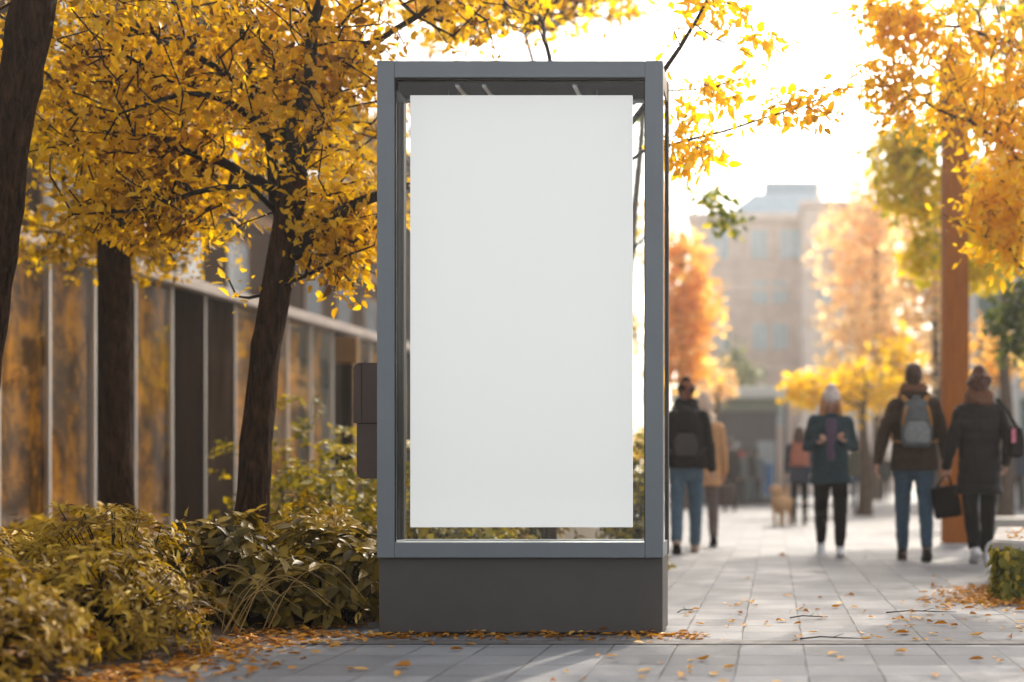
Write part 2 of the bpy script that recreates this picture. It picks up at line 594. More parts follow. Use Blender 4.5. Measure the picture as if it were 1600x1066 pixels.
def kp(name, mb, mat, parent=None, smooth=False):
    o = mb.build(name, mat, parent or t, smooth)
    if parent is None:
        o.location = (-(KX0 + KX1) / 2, -(KY0 + KY1) / 2, 0)
    return o


kp('plinth', MB().box(KX0 - .002, KX1 - .005, KY0 + .042, KY1 - .022, 0.012, Z0, .004), M['plinth'])
kp('foot_strip', MB().box(KX0 + .012, KX1 - .018, KY0 + .056, KY1 - .036, 0.0, .012), M['gasket'])
for nm, y0, y1 in (('front_frame', KY0, KY0 + .05), ('rear_frame', KY1 - .05, KY1)):
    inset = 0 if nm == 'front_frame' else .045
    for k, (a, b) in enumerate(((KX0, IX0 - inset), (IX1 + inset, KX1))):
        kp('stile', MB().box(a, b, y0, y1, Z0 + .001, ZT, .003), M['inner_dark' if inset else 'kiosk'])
    a, b = IX0 - inset + .0006, IX1 + inset - .0006
    kp('top_rail', MB().box(a, b, y0 + .001, y1 - .001, IZ1 if not inset else IZ1 - .02, ZT - .001, .003), M['kiosk'])
    kp('bottom_rail', MB().box(a, b, y0 + .001, y1 - .001, Z0 + .001, Z1, .003), M['kiosk'])
# sides: rails top and bottom, glass between
for a, b, gx in ((KX0 + .004, KX0 + .05, KX0 + .012), (KX1 - .05, KX1 - .004, KX1 - .012)):
    kp('side_rail', MB().box(a, b, KY0 + .0508, KY1 - .0508, ZT - .11, ZT - .002, .003), M['kiosk'])
    kp('side_rail', MB().box(a, b, KY0 + .0508, KY1 - .0508, Z0 + .002, Z1, .003), M['kiosk'])
    g = MB()
    g.box(gx - .003, gx + .003, KY0 + .052, KY1 - .052, Z1 + .001, ZT - .111)
    kp('side_pane', g, M['glass'])
    for yy in (KY0 + .058, KY1 - .066):
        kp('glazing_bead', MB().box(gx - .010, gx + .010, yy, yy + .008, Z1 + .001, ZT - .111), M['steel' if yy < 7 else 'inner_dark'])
# roof tray, with a dark glossy soffit under it, and the case floor
kp('roof_tray', MB().box(KX0 + .051, KX1 - .051, KY0 + .051, KY1 - .051, IZ1 + .012, ZT - .006), M['kiosk'])
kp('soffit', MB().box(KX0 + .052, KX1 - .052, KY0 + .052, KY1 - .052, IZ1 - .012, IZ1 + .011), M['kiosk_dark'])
kp('case_floor', MB().box(KX0 + .051, KX1 - .051, KY0 + .051, KY1 - .051, Z0 + .01, Z1 - .006), M['kiosk'])
for x in (-1.55, -1.42, -.98):
    kp('glint_strip', MB().box(x, x + .02, KY0 + .075, KY1 - .075, IZ1 - .024, IZ1 - .0125), M['steel'])  # unlit steel strips supplying the glints on the dark soffit
for x in (-1.6, -.87):
    kp('hanging_cable', MB().tube([(x, 6.985, 2.60), (x, 6.985, IZ1 - .012)], [.0025, .0025], 8), M['steel'], smooth=True)
    kp('hanging_clip', MB().box(x - .02, x + .02, 6.9765, 6.995, 2.56, 2.61, .002), M['inner_dark'])
# front pane and rear pane with rubber gaskets
for y in (KY0 + .03, KY1 - .03):
    kp('pane', MB().box(IX0 + .001, IX1 - .001, y - .003, y + .003, Z1 + .001, IZ1 - .013), M['glass'])
gk = MB()
gk.box(IX0, IX0 + .005, KY0 + .012, KY0 + .024, Z1 + .0005, IZ1 - .0005)
gk.box(IX1 - .005, IX1, KY0 + .012, KY0 + .024, Z1 + .0005, IZ1 - .0005)
gk.box(IX0 + .0052, IX1 - .0052, KY0 + .012, KY0 + .024, IZ1 - .0055, IZ1 - .0005)
kp('gasket', gk, M['gasket'])
m, nt, out = new_mat('backlit_poster')
b = nd(nt, 'ShaderNodeBsdfPrincipled', i_Roughness=.6)
b.inputs['Base Color'].default_value = (.42, .405, .405, 1)
b.inputs['Emission Color'].default_value = (1, .985, .98, 1)
b.inputs['Emission Strength'].default_value = .20
nt.links.new(b.outputs[0], out.inputs[0])
M['poster'] = m
kp('poster', MB().box(-1.780, -.694, 6.95, 6.975, .5185, 2.630, .002), M['poster'])
# brown equipment box fixed to the far left side
dd = 7.12
x0, x1 = P(563, 0, dd).x, KX0 + .003
za, zb, zc = P(0, 570, dd).z, P(0, 663, dd).z, P(0, 748, dd).z
pro = MB()


def round_box(mb, x0, x1, y0, y1, z0, z1, r, top=True, bottom=False):
    """side profile with rounded outer corners, extruded along y"""
    pts = []
    pts.append((x1, z0)); pts.append((x1, z1))
    if top:
        for k in range(7):
            a = PI / 2 + k * PI / 12
            pts.append((x0 + r + r * math.cos(a), z1 - r + r * math.sin(a)))
    else:
        pts.append((x0, z1))
    if bottom:
        for k in range(7):
            a = PI + k * PI / 12
            pts.append((x0 + r + r * math.cos(a), z0 + r + r * math.sin(a)))
    else:
        pts.append((x0, z0))
    n = len(pts)
    V = [(x, y0, z) for x, z in pts] + [(x, y1, z) for x, z in pts]
    F = [tuple(range(n)), tuple(range(2 * n - 1, n - 1, -1))]
    for k in range(n):
        k2 = (k + 1) % n
        F.append((k, n + k, n + k2, k2))
    mb.add(V, F)
    return mb


bx = kp('equipment_box', round_box(MB(), x0, x1, 7.0, 7.2, zb + .002, za, .035), M['boxbrown'])
lo = round_box(MB(), x0 + .014, x1, 7.012, 7.19, zc, zb - .001, .03, top=False, bottom=True)
o = kp('lower_cover', lo, M['boxbrown'], parent=bx)
o = kp('cover_seam', MB().box(x0 + .04, x0 + .043, 6.9985, 7.0, zb + .004, za - .004), M['gasket'], parent=bx)
# ------------------------------------------------------------------ trees
def smooth_poly(pts, step=.16):
    """Catmull-Rom through pts"""
    pts = [Vector(p) for p in pts]
    if len(pts) < 3:
        n = max(1, int((pts[1] - pts[0]).length / step))
        return [pts[0].lerp(pts[1], i / n) for i in range(n + 1)]
    out = []
    q = [pts[0] * 2 - pts[1]] + pts + [pts[-1] * 2 - pts[-2]]
    for i in range(1, len(q) - 2):
        a, b, c, d = q[i - 1:i + 3]
        n = max(1, int((c - b).length / step))
        for k in range(n):
            s = k / n
            out.append(.5 * ((2 * b) + (c - a) * s + (2 * a - 5 * b + 4 * c - d) * s * s + (3 * b - a - 3 * c + d) * s ** 3))
    out.append(pts[-1])
    return out


def ell_points(n, c, r, clump=.0, zmin=None, hollow=.35, nclump=14):
    """n points in an ellipsoid (more toward the shell), gathered in clumps"""
    d = rand_dirs(n)
    rad = (hollow + (1 - hollow) * RNG.random(n) ** .6)[:, None]
    p = d * rad
    if clump > 0:
        cc = rand_dirs(nclump) * (.35 + .6 * RNG.random((nclump, 1)))
        k = RNG.integers(0, nclump, n)
        p = p * (1 - clump) + (cc[k] + RNG.normal(size=(n, 3)) * .2) * clump
    p = np.array(c) + p * np.array(r)
    if zmin is not None:
        p = p[p[:, 2] > zmin]
    return p


def make_tree(name, label, cat, trunk, trunk_r, targets, limbs=(), leaf=None, bark='bark', group=None,
              tip_r=.0028, twig_step=.14, leaf_per=3, leaf_size=.08, leaf_spread=.10, template=LEAF_FULL,
              attach_from=.55, wander=.35, sides=(10, 5), twig_mat='twig', droop=-.25, path_w=.35, leaf_nodes=3,
              spray_leaves=None, leaf_tmix=0.0, seed=1):
    rng = random.Random(seed)
    base = Vector(trunk[0])
    tp = smooth_poly(trunk, .12)
    nodes = [np.array(p) for p in tp]
    parent = [-1] + list(range(len(tp) - 1))
    n_tr = len(tp)
    plen = [0.0]
    for i in range(1, n_tr):
        plen.append(plen[-1] + float(np.linalg.norm(nodes[i] - nodes[i - 1])))
    first = int(n_tr * attach_from)
    ok = [i >= first for i in range(n_tr)]
    minr = {}
    for i in range(n_tr):
        s = plen[i] / plen[-1]
        k = s * (len(trunk_r) - 1)
        a = int(min(k, len(trunk_r) - 2))
        minr[i] = trunk_r[a] + (trunk_r[a + 1] - trunk_r[a]) * (k - a)

    def add_chain(j, pts, rad=None):
        ids = []
        for q_i, q in enumerate(pts):
            nodes.append(np.array(q)); parent.append(j)
            plen.append(plen[j] + float(np.linalg.norm(nodes[-1] - nodes[j])) * (0 if rad is not None else 1))
            ok.append(True)
            j = len(nodes) - 1
            if rad is not None:
                minr[j] = rad[0] + (rad[1] - rad[0]) * (q_i + 1) / len(pts)
            ids.append(j)
        return ids

    spray_ids = []
    for lb in limbs:
        pts = smooth_poly(lb['p'], .12)
        p0 = np.array(pts[0])
        arr = np.array(nodes)
        cand = np.array(ok)
        cand[:] = True
        dd_ = np.linalg.norm(arr - p0, axis=1)
        j = int(np.argmin(dd_))
        jit = lb.get('jit', .025)
        pts = [Vector(p) + Vector((rng.uniform(-1, 1), rng.uniform(-1, 1), rng.uniform(-1, 1))) * jit for p in pts]
        ids = add_chain(j, pts if dd_[j] > .02 else pts[1:], lb['r'])
        if lb.get('spray'):
            spray_ids += ids
        if lb.get('noattach'):
            for i in ids: ok[i] = False
    targets = np.asarray(targets)
    anchor = np.array(tp[-1])
    if len(targets):
        order = np.argsort(np.linalg.norm(targets - anchor, axis=1))
        cap = len(nodes) + len(targets) * 14
        A = np.full((cap, 3), 1e6)
        W = np.full(cap, 1e6)
        A[:len(nodes)] = np.array(nodes)
        W[:len(nodes)] = np.where(np.array(ok), np.array(plen) * path_w, 1e6)
        cnt = len(nodes)
        for ti in order:
            q = targets[ti]
            dist = np.linalg.norm(A[:cnt] - q, axis=1)
            j = int(np.argmin(dist + W[:cnt]))
            L = dist[j]
            n = max(1, min(12, int(L / twig_step)))
            a = Vector(nodes[j]); bq = Vector(q)
            # start along the parent's own direction, arch upward, wander
            pd = Vector(nodes[j] - nodes[parent[j]]) if parent[j] >= 0 else Vector((0, 0, 1))
            if pd.length > 1e-6: pd.normalize()
            mid = a.lerp(bq, .4) + pd * L * .16 + Vector((0, 0, L * .07))
            pts = []
            for k in range(1, n + 1):
                s = k / n
                p = a * (1 - s) ** 2 + mid * (2 * s * (1 - s)) + bq * s * s
                if k < n:
                    w = wander * L / n * .5
                    p += Vector((rng.uniform(-w, w), rng.uniform(-w, w), rng.uniform(-w, w)))
                pts.append(p)
            ids = add_chain(j, pts)
            for i in ids:
                A[i] = nodes[i]; W[i] = plen[i] * path_w
            cnt = len(nodes)
    N = len(nodes)
    kids = [[] for _ in range(N)]
    for i in range(1, N):
        kids[parent[i]].append(i)
    pw = 2.35
    acc = np.zeros(N)
    for i in range(N - 1, -1, -1):
        if not kids[i]:
            acc[i] = tip_r ** pw
        else:
            acc[i] = max(acc[i], sum(acc[k] for k in kids[i]) * 1.012)
    rad = acc ** (1 / pw)
    for i, r in minr.items():
        rad[i] = max(r, min(rad[i], r * 1.1)) if i < n_tr else max(r, rad[i] * .7)
    for i in range(1, N):
        if rad[i] > rad[parent[i]] * .98 and i >= n_tr:
            rad[i] = rad[parent[i]] * .98
    o = thing(name, label, cat, base, 0, group)
    off = Vector(base)
    # trunk
    tm = MB()
    tpts, trr = [], []
    for i in range(n_tr):
        q = Vector(nodes[i]) - off
        k = 1 + .9 * math.exp(-plen[i] / .10) * .55
        tpts.append(q); trr.append(rad[i] * k)
    tm.tube(tpts, trr, 32)
    # lumps on the trunk
    vs = []
    for v in tm.v:
        p = Vector(v)
        nn = noise.noise(p * 7) * .5 + noise.noise(Vector((p.x * 30, p.y * 30, p.z * 3))) * .6
        ax = min(range(n_tr), key=lambda i: abs(tpts[i].z - p.z))
        dv = p - tpts[ax]
        vs.append(p + dv * nn * .22)
    tm.v = vs
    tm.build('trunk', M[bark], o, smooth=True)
    # branches
    bmh = MB()
    started = [False] * N
    for i in range(N):
        start_kids = kids[i]
        for k in start_kids:
            if k < n_tr: continue
            # a chain begins at k when i is trunk or k is not the thickest child
            big = max(kids[i], key=lambda c: rad[c])
            if i >= n_tr and k == big: continue
            chain = [i, k]
            while kids[chain[-1]]:
                chain.append(max(kids[chain[-1]], key=lambda c: rad[c]))
            pts = [Vector(nodes[c]) - off for c in chain]
            rr = [rad[c] for c in chain]
            rr[0] = min(rr[0], rr[1] * 1.15)
            ns = sides[0] if rr[1] > .02 else (6 if rr[1] > .008 else sides[1])
            bmh.tube(pts, rr, ns, cap=rr[1] > .01)
    if bmh.n:
        bmh.build('branches', M[twig_mat], o, smooth=True)
    # leaves on the outer nodes
    if leaf:
        tips = [i for i in range(n_tr, N) if not kids[i]]
        lp = []
        for tnode in tips:
            j = tnode
            for s in range(leaf_nodes):
                if j < n_tr: break
                lp.append((j, s))
                j = parent[j]
        pos, drs = [], []
        for j, s in lp:
            k = leaf_per if s == 0 else max(1, int(leaf_per * .8))
            pos.append(np.repeat(np.array(nodes[j])[None], k, 0))
            dv = nodes[j] - nodes[parent[j]]
            drs.append(np.repeat(dv[None] / max(1e-6, np.linalg.norm(dv)), k, 0))
        if spray_ids and spray_leaves:
            for j in spray_ids:
                k = spray_leaves if rng.random() < .75 else 0
                if k:
                    pos.append(np.repeat(np.array(nodes[j])[None], k, 0))
                    dv = nodes[j] - nodes[parent[j]]
                    drs.append(np.repeat(dv[None] / max(1e-6, np.linalg.norm(dv)), k, 0))
        pos = np.concatenate(pos); drs = np.concatenate(drs)
        n = len(pos)
        offs = rand_dirs(n) * (RNG.random((n, 1)) ** .6) * leaf_spread
        offs[:, 2] *= .8
        pos = pos + offs
        dd2 = norm_rows(drs * .5 + rand_dirs(n) * .9 + np.array([0, 0, droop]))
        ups = norm_rows(rand_dirs(n) * .9 + np.array([0, 0, .6]))
        size = leaf_size * (.45 + 1.15 * RNG.random(n) ** 1.6)
        # neighbouring leaves turn colour together
        cl = np.array([noise.noise(Vector(p) * 1.7) for p in pos])
        tint = np.clip(.5 + cl * .55 + RNG.normal(size=n) * .2 + leaf_tmix, 0, 1)
        me = leaf_mesh('leaves', pos - np.array(off), dd2, ups, size, tint, template)
        link_mesh('crown', me, M[leaf], o)
    return o


# --- the tree whose trunk stands beside the case
dA = 8.5
tA = [P(388, 905, dA), P(394, 800, dA), P(404, 660, dA), P(416, 540, dA), P(436, 430, dA), P(450, 345, dA), P(459, 270, dA - .02)]
limbsA = [
    dict(p=[P(462, 395, dA), P(500, 352, dA - .05), P(545, 322, dA - .1), P(610, 300, dA - .1), P(690, 285, dA - .05)], r=(.052, .016)),
    dict(p=[P(448, 350, dA), P(427, 290, dA + .1), P(418, 225, dA + .2), P(404, 165, dA + .2), P(345, 110, dA + .1), P(250, 70, dA)], r=(.045, .010)),
    dict(p=[P(459, 275, dA), P(452, 200, dA), P(480, 120, dA - .1), P(495, 30, dA - .1), P(520, -90, dA)], r=(.06, .014)),
    dict(p=[P(459, 275, dA), P(490, 205, dA + .15), P(520, 140, dA + .3), P(560, 80, dA + .3), P(650, 20, dA + .4), P(720, -20, dA + .5)], r=(.045, .010)),
    dict(p=[P(420, 215, dA), P(360, 160, dA - .2), P(290, 150, dA - .35), P(200, 180, dA - .4)], r=(.03, .007)),
    dict(p=[P(436, 330, dA), P(390, 290, dA - .1), P(300, 300, dA - .25), P(215, 330, dA - .3), P(120, 340, dA - .3)], r=(.022, .006)),
    dict(p=[P(425, 455, dA), P(395, 470, dA - .05), P(373, 462, dA - .1), P(358, 440, dA - .1)], r=(.014, .005)),
    dict(p=[P(440, 455, dA), P(470, 430, dA - .1), P(520, 400, dA - .15), P(580, 385, dA - .15)], r=(.020, .006)),
    dict(p=[P(404, 165, dA + .2), P(380, 70, dA + .3), P(330, -40, dA + .3)], r=(.028, .008)),
    dict(p=[P(430, 300, dA), P(345, 255, dA + .2), P(240, 215, dA + .4), P(100, 230, dA + .5)], r=(.026, .006)),
]
ptsA = np.concatenate([
    ell_points(700, P(250, 130, 8.8), (1.0, 1.1, .98), clump=.25, hollow=.1),
    ell_points(430, P(500, 90, 8.7), (.75, .9, 1.1), clump=.3, hollow=.1),
    ell_points(190, P(530, 345, 8.6), (.36, .5, .54), clump=.35, hollow=.1),
    ell_points(150, P(230, 320, 8.6), (.78, .8, .34), clump=.35, hollow=.1),
    ell_points(120, P(420, -180, 8.7), (1.5, 1.5, .8), clump=.3),
    ell_points(130, P(700, -10, 9.0), (.9, 1.0, .42), clump=.3, hollow=.1),
])
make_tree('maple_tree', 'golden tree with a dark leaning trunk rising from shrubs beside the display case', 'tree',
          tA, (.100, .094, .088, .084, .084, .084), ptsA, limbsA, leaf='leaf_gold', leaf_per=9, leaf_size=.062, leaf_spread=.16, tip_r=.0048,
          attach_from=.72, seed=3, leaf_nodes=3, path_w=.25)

# --- second tree behind it, smaller leaves, darker gold, filling the left
dB = 11.0
tB = [P(186, 925, dB), P(183, 700, dB), P(180, 450, dB), P(176, 300, dB), P(180, 180, dB)]
ptsB = np.concatenate([
    ell_points(620, P(200, 190, 10.8), (1.25, 1.3, 1.15), clump=.25, hollow=.1),
    ell_points(330, P(430, 130, 11.2), (1.0, 1.2, 1.1), clump=.25, hollow=.1),
    ell_points(240, P(170, 370, 11.6), (1.2, .8, .42), clump=.3, hollow=.1),
    ell_points(160, P(190, -150, 11), (1.7, 1.5, .9), clump=.25),
])
make_tree('maple_tree', 'amber tree close to the glass pavilion, between the two dark leaning trunks', 'tree',
          tB, (.13, .12, .115, .11), ptsB, leaf='leaf_amber', leaf_per=13, leaf_size=.06, leaf_spread=.20, attach_from=.7, seed=5,
          template=LEAF_LITE, leaf_nodes=3, path_w=.25)

# --- big dark trunk at the left edge
dL = 7.5
tL = [P(-64, 975, dL), P(-56, 800, dL), P(-42, 650, dL), P(-26, 510, dL), P(-7, 400, dL), P(15, 200, dL), P(36, 95, dL), P(54, 0, dL), P(66, -80, dL), P(84, -260, dL)]
ptsL = np.concatenate([ell_points(330, (-3.7, 4.9, 4.5), (2.3, 2.2, .95), clump=.3),  # unseen overhead canopy, added to keep skylight off the shrubs and case
                       ell_points(160, P(70, -420, 7.8), (1.5, 1.5, .9), clump=.3),
                       ell_points(40, P(-40, 60, 7.9), (.45, .6, .5), clump=.3),
                       ell_points(30, P(180, -40, 7.7), (.5, .5, .25), clump=.3)])
make_tree('maple_tree', 'thick dark brown trunk leaning at the left edge, nearest the camera', 'tree',
          tL, (.100, .102, .104, .104, .104, .10, .1), ptsL, leaf='leaf_amber', leaf_per=6, leaf_size=.075, leaf_spread=.13, attach_from=.8, seed=8)

# --- tree behind the display case, sending thin sprays to the right against the sky
dC = 9.6
tC = [P(850, 890, dC), P(846, 700, dC), P(850, 480, dC), P(856, 330, dC), P(862, 230, dC), P(866, 175, dC)]


def spr(pts, r=(.010, .003), jit=.012):
    return dict(p=[P(*q) for q in pts], r=r, spray=True, jit=jit)


limbsC = [
    dict(p=[P(870, 260, dC), P(950, 215, 9.0), P(1000, 180, 8.7), P(1035, 108, 8.6)], r=(.024, .016), noattach=True),
    spr([(1035, 108, 8.6), (1062, 72, 8.55), (1086, 40, 8.5), (1108, -5, 8.5), (1125, -60, 8.5)], (.016, .006)),
    spr([(1062, 72, 8.55), (1048, 40, 8.5), (1030, 10, 8.45)], (.007, .003)),
    spr([(1086, 40, 8.5), (1120, 62, 8.45), (1160, 80, 8.4), (1190, 95, 8.4)], (.006, .0025)),
    spr([(1108, -5, 8.5), (1150, 10, 8.4), (1190, 40, 8.4), (1215, 62, 8.4)], (.006, .0025)),
    dict(p=[P(880, 220, dC), P(960, 170, 9.0), P(1020, 143, 8.7)], r=(.013, .009), noattach=True),
    spr([(1020, 143, 8.7), (1060, 139, 8.6), (1110, 136, 8.6), (1165, 122, 8.5)], (.008, .003)),
    spr([(1030, 100, 8.7), (1070, 118, 8.6), (1110, 134, 8.5), (1150, 150, 8.5)], (.005, .002)),
    dict(p=[P(870, 300, dC), P(960, 255, 8.9), P(1030, 232, 8.6)], r=(.014, .010), noattach=True),
    spr([(1030, 232, 8.6), (1072, 218, 8.5), (1130, 205, 8.5), (1190, 187, 8.4), (1250, 165, 8.35), (1310, 138, 8.3), (1345, 112, 8.3)], (.009, .003)),
    spr([(1190, 187, 8.4), (1215, 160, 8.4), (1240, 152, 8.4)], (.004, .002)),
    spr([(1250, 165, 8.35), (1275, 175, 8.3), (1300, 178, 8.3)], (.004, .002)),
    spr([(1072, 218, 8.5), (1100, 235, 8.45), (1125, 250, 8.4)], (.005, .002)),
    spr([(1045, 228, 8.55), (1060, 245, 8.5), (1080, 262, 8.45)], (.005, .002)),
]
ptsC = np.concatenate([
    ell_points(240, P(820, -90, 10.2), (1.5, 1.3, .75), clump=.3),
    ell_points(230, P(800, 0, 10.5), (1.0, .8, .40), clump=.3, hollow=.1),
    ell_points(48, P(1085, 240, 8.5), (.17, .25, .10), hollow=.1),
    ell_points(36, P(1120, 140, 8.5), (.16, .25, .10), hollow=.1),
    ell_points(40, P(1075, 195, 8.6), (.16, .25, .14), hollow=.1),
    ell_points(60, P(1110, 10, 8.5), (.28, .3, .2), hollow=.1),
    ell_points(40, P(1240, 172, 8.35), (.24, .22, .07), hollow=.1),
    ell_points(14, P(1180, 60, 8.4), (.14, .2, .08), hollow=.1),
])
make_tree('maple_tree', 'yellow tree behind the display case sending thin sprays right against the white sky', 'tree',
          tC, (.09, .08, .075, .06, .04), ptsC, limbsC, leaf='leaf_bright', leaf_per=4, leaf_size=.066, leaf_spread=.09,
          attach_from=.75, seed=11, spray_leaves=5, leaf_nodes=2, twig_step=.08, tip_r=.0018, path_w=.2)

# --- right foreground crown
dD = 10.5
tD = [Vector((3.05, 11.2, -.02)), Vector((3.0, 11.2, 1.2)), Vector((2.95, 11.15, 2.3)), Vector((2.75, 11.1, 3.3)), Vector((2.5, 11, 4.2))]
limbsD = [
    dict(p=[Vector((2.97, 11.15, 2.2)), P(1640, 440, 10.8), P(1560, 380, 10.5), P(1470, 330, 10.3)], r=(.022, .003)),
    dict(p=[Vector((2.85, 11.1, 2.9)), P(1620, 270, 10.7), P(1540, 200, 10.4), P(1450, 165, 10.2), P(1370, 145, 10)], r=(.030, .003)),
    dict(p=[Vector((2.7, 11.1, 3.5)), P(1640, 100, 10.6), P(1530, 50, 10.3), P(1420, 30, 10.2), P(1310, 15, 10)], r=(.030, .003)),
]
ptsD = np.concatenate([
    ell_points(470, P(1520, 100, 10.4), (1.0, 1.1, .75), clump=.12, hollow=.1),
    ell_points(80, P(1400, 30, 10.2), (.42, .6, .16), clump=.2, hollow=.1),
    ell_points(260, P(1560, 340, 10.6), (.40, .6, .46), clump=.3, hollow=.1),
    ell_points(300, P(1600, 240, 10.6), (.50, .8, .85), clump=.15, hollow=.1),
    ell_points(60, P(1400, 150, 10.2), (.35, .5, .35), clump=.2, hollow=.1),
    ell_points(240, P(1640, -200, 10.8), (1.7, 1.8, 1.0), clump=.3),
    ell_points(120, Vector((3.2, 11.2, 3.9)), (1.2, 1.4, 1.1), clump=.3),
])
make_tree('maple_tree', 'golden tree at the right edge with branches reaching over the path from outside the picture', 'tree',
          tD, (.16, .15, .13, .11, .08), ptsD, limbsD, leaf='leaf_bright', leaf_per=6, leaf_size=.072, leaf_spread=.13,
          attach_from=.5, seed=14, path_w=.25)

# --- yellow-green tree behind the timber post
tE = [Vector((4.2, 20.0, -.02)), Vector((4.1, 20, 1.5)), Vector((3.8, 19.8, 3.6)), Vector((3.7, 20.4, 6.2)), Vector((3.6, 21.2, 9.2))]
ptsE = np.concatenate([
    ell_points(330, P(1420, 250, 19.3), (.62, .8, 1.15), clump=.3, hollow=.1),
    ell_points(70, P(1440, 400, 19.2), (.38, .5, .5), clump=.3, hollow=.1),
    ell_points(90, P(1540, 420, 19.5), (.5, .5, .5), clump=.3, hollow=.1),
    ell_points(200, P(1510, 330, 19.6), (.75, .8, 1.2), clump=.2, hollow=.1),
    ell_points(120, P(1520, 150, 20), (1.1, 1.2, 1.0), clump=.3, hollow=.1),
    ell_points(140, P(1560, -60, 20), (1.8, 1.8, 1.0), clump=.3),
    ell_points(1300, Vector((3.6, 22.3, 10.7)), (4.8, 6.8, 1.3), clump=.3),  # unseen high crown, added above the view to shade the path
    ell_points(110, Vector((3.4, 18.6, 6.9)), (1.4, 1.6, 1.3), clump=.3),
])
make_tree('linden_tree', 'yellow and green tree behind the tall timber post on the right', 'tree',
          tE, (.19, .17, .15, .10, .07), ptsE, leaf='leaf_green', leaf_per=6, leaf_size=.125, leaf_spread=.24, attach_from=.45, seed=17, bark='bark_far',
          template=LEAF_LITE, twig_step=.25, tip_r=.004, leaf_tmix=.27)
tF = [Vector((4.6, 17.4, -.02)), Vector((4.55, 17.4, 1.2)), Vector((4.3, 17.3, 2.4)), Vector((4.0, 17.3, 3.2))]
make_tree('yew_tree', 'small dark green tree low at the right edge beyond the planter', 'tree',
          tF, (.09, .08, .06), ell_points(150, P(1605, 500, 17.3), (.55, .7, .75), clump=.35), leaf='leaf_deepgreen', leaf_per=7, leaf_size=.11,
          leaf_spread=.16, attach_from=.4, seed=19, bark='bark_far', template=LEAF_LITE, twig_step=.2)
# --- green hanging branch right of the case: a young tree behind it
tG = [P(965, 800, 15.5), P(970, 600, 15.5), P(985, 400, 15.5), P(1000, 240, 15.5), P(1010, 120, 15.5)]
ptsG = np.concatenate([ell_points(42, P(1112, 310, 15.3), (.26, .35, .24), hollow=.1), ell_points(26, P(1138, 350, 15.3), (.20, .25, .14), hollow=.1),
                       ell_points(30, P(960, 200, 15.7), (.35, .5, .5), hollow=.1)])
make_tree('linden_tree', 'slender green tree behind the display case with one leafy branch hanging out to the right', 'tree',
          tG, (.07, .065, .055, .04, .03), ptsG, [dict(p=[P(985, 400, 15.5), P(1040, 330, 15.4), P(1085, 305, 15.3)], r=(.02, .01))],
          leaf='leaf_green', leaf_per=3, leaf_size=.10, leaf_spread=.14, attach_from=.6, seed=21, bark='bark_far', template=LEAF_LITE, leaf_tmix=-.12)


def far_tree(name, label, base, h, crowns, leaf, seed, n_scale=1.0, leaf_size=.2, per=6, tr=.16):
    base = Vector(base)
    tr_pts = [base, base + Vector((.05, 0, h * .33)), base + Vector((-.03, 0, h * .66)), base + Vector((.05, 0, h))]
    pts = np.concatenate([ell_points(int(n * n_scale), c, r, clump=.3, hollow=.15) for n, c, r in crowns])
    return make_tree(name, label, 'tree', tr_pts, (tr, tr * .8, tr * .55, tr * .25), pts, leaf=leaf, leaf_per=per, leaf_size=leaf_size,
                     leaf_spread=leaf_size * 1.9, attach_from=.2, seed=seed, bark='bark_far', template=LEAF_LITE, twig_step=.5, tip_r=.008,
                     leaf_nodes=2, sides=(6, 4), twig_mat='bark_far')


c = P(1066, 470, 36)
far_tree('poplar_tree', 'upright orange tree far down the path, just right of the display case', (c.x, 36, -.02), 7.0,
         [(560, P(1068, 470, 36), (.95, 1.2, 2.1)), (220, P(1058, 560, 36), (1.15, 1.2, 1.2)), (50, P(1060, 380, 36), (.4, .5, .7))], 'leaf_orange', 31, leaf_size=.2)
far_tree('maple_tree', 'low bright yellow tree behind the walking couple', (*P(1350, 0, 30).xy, -.02), 3.0,
         [(190, P(1330, 605, 30), (1.25, 1.0, .75)), (100, P(1260, 610, 29), (.6, .8, .45)), (90, P(1400, 560, 31), (.8, .8, .8))], 'leaf_lemon', 33, leaf_size=.16)
far_tree('maple_tree', 'tall pale apricot tree in front of the stone building', (*P(1370, 0, 52).xy, -.02), 13.5,
         [(1100, P(1362, 400, 52), (2.6, 2.0, 5.2)), (600, P(1395, 540, 50), (3.2, 2.0, 2.8))], 'leaf_peach', 35, leaf_size=.24, per=5, tr=.22)
far_tree('maple_tree', 'orange tree to the right of the timber post', (*P(1570, 0, 27).xy, -.02), 5.2,
         [(200, P(1560, 330, 27), (1.0, 1.0, 1.6)), (120, P(1560, 560, 28), (1.0, 1.0, .9))], 'leaf_orange', 37, leaf_size=.15)
far_tree('maple_tree', 'small russet tree behind the walkers on the left of the path', (*P(1120, 0, 41).xy, -.02), 3.6,
         [(70, P(1122, 600, 41), (.55, .8, .9))], 'leaf_peach', 39, leaf_size=.18)
far_tree('conifer_tree', 'dark green conifer beside the stone building wall', (*P(1150, 0, 62).xy, -.02), 6.2,
         [(60, P(1145, 570, 62), (.7, .8, 1.5)), (60, P(1165, 590, 61), (.9, .8, .9))], 'leaf_deepgreen', 41, leaf_size=.25)
far_tree('maple_tree', 'golden tree rising over the far end of the glass pavilion', (*P(640, 0, 26).xy, -.02), 6.5,
         [(300, P(640, 200, 26), (2.6, 1.6, 2.6)), (130, P(540, 330, 24), (1.1, 1.2, 1.2))], 'leaf_gold', 43, leaf_size=.16)
far_tree('maple_tree', 'yellow tree beyond the display case on the left of the path', (*P(1015, 0, 24).xy, -.02), 3.6,
         [(70, P(1000, 700, 24), (.5, .6, .5)), (50, P(985, 520, 24), (.5, .6, .6)), (40, P(998, 370, 24), (.32, .5, .8))], 'leaf_lemon', 45, leaf_size=.13)

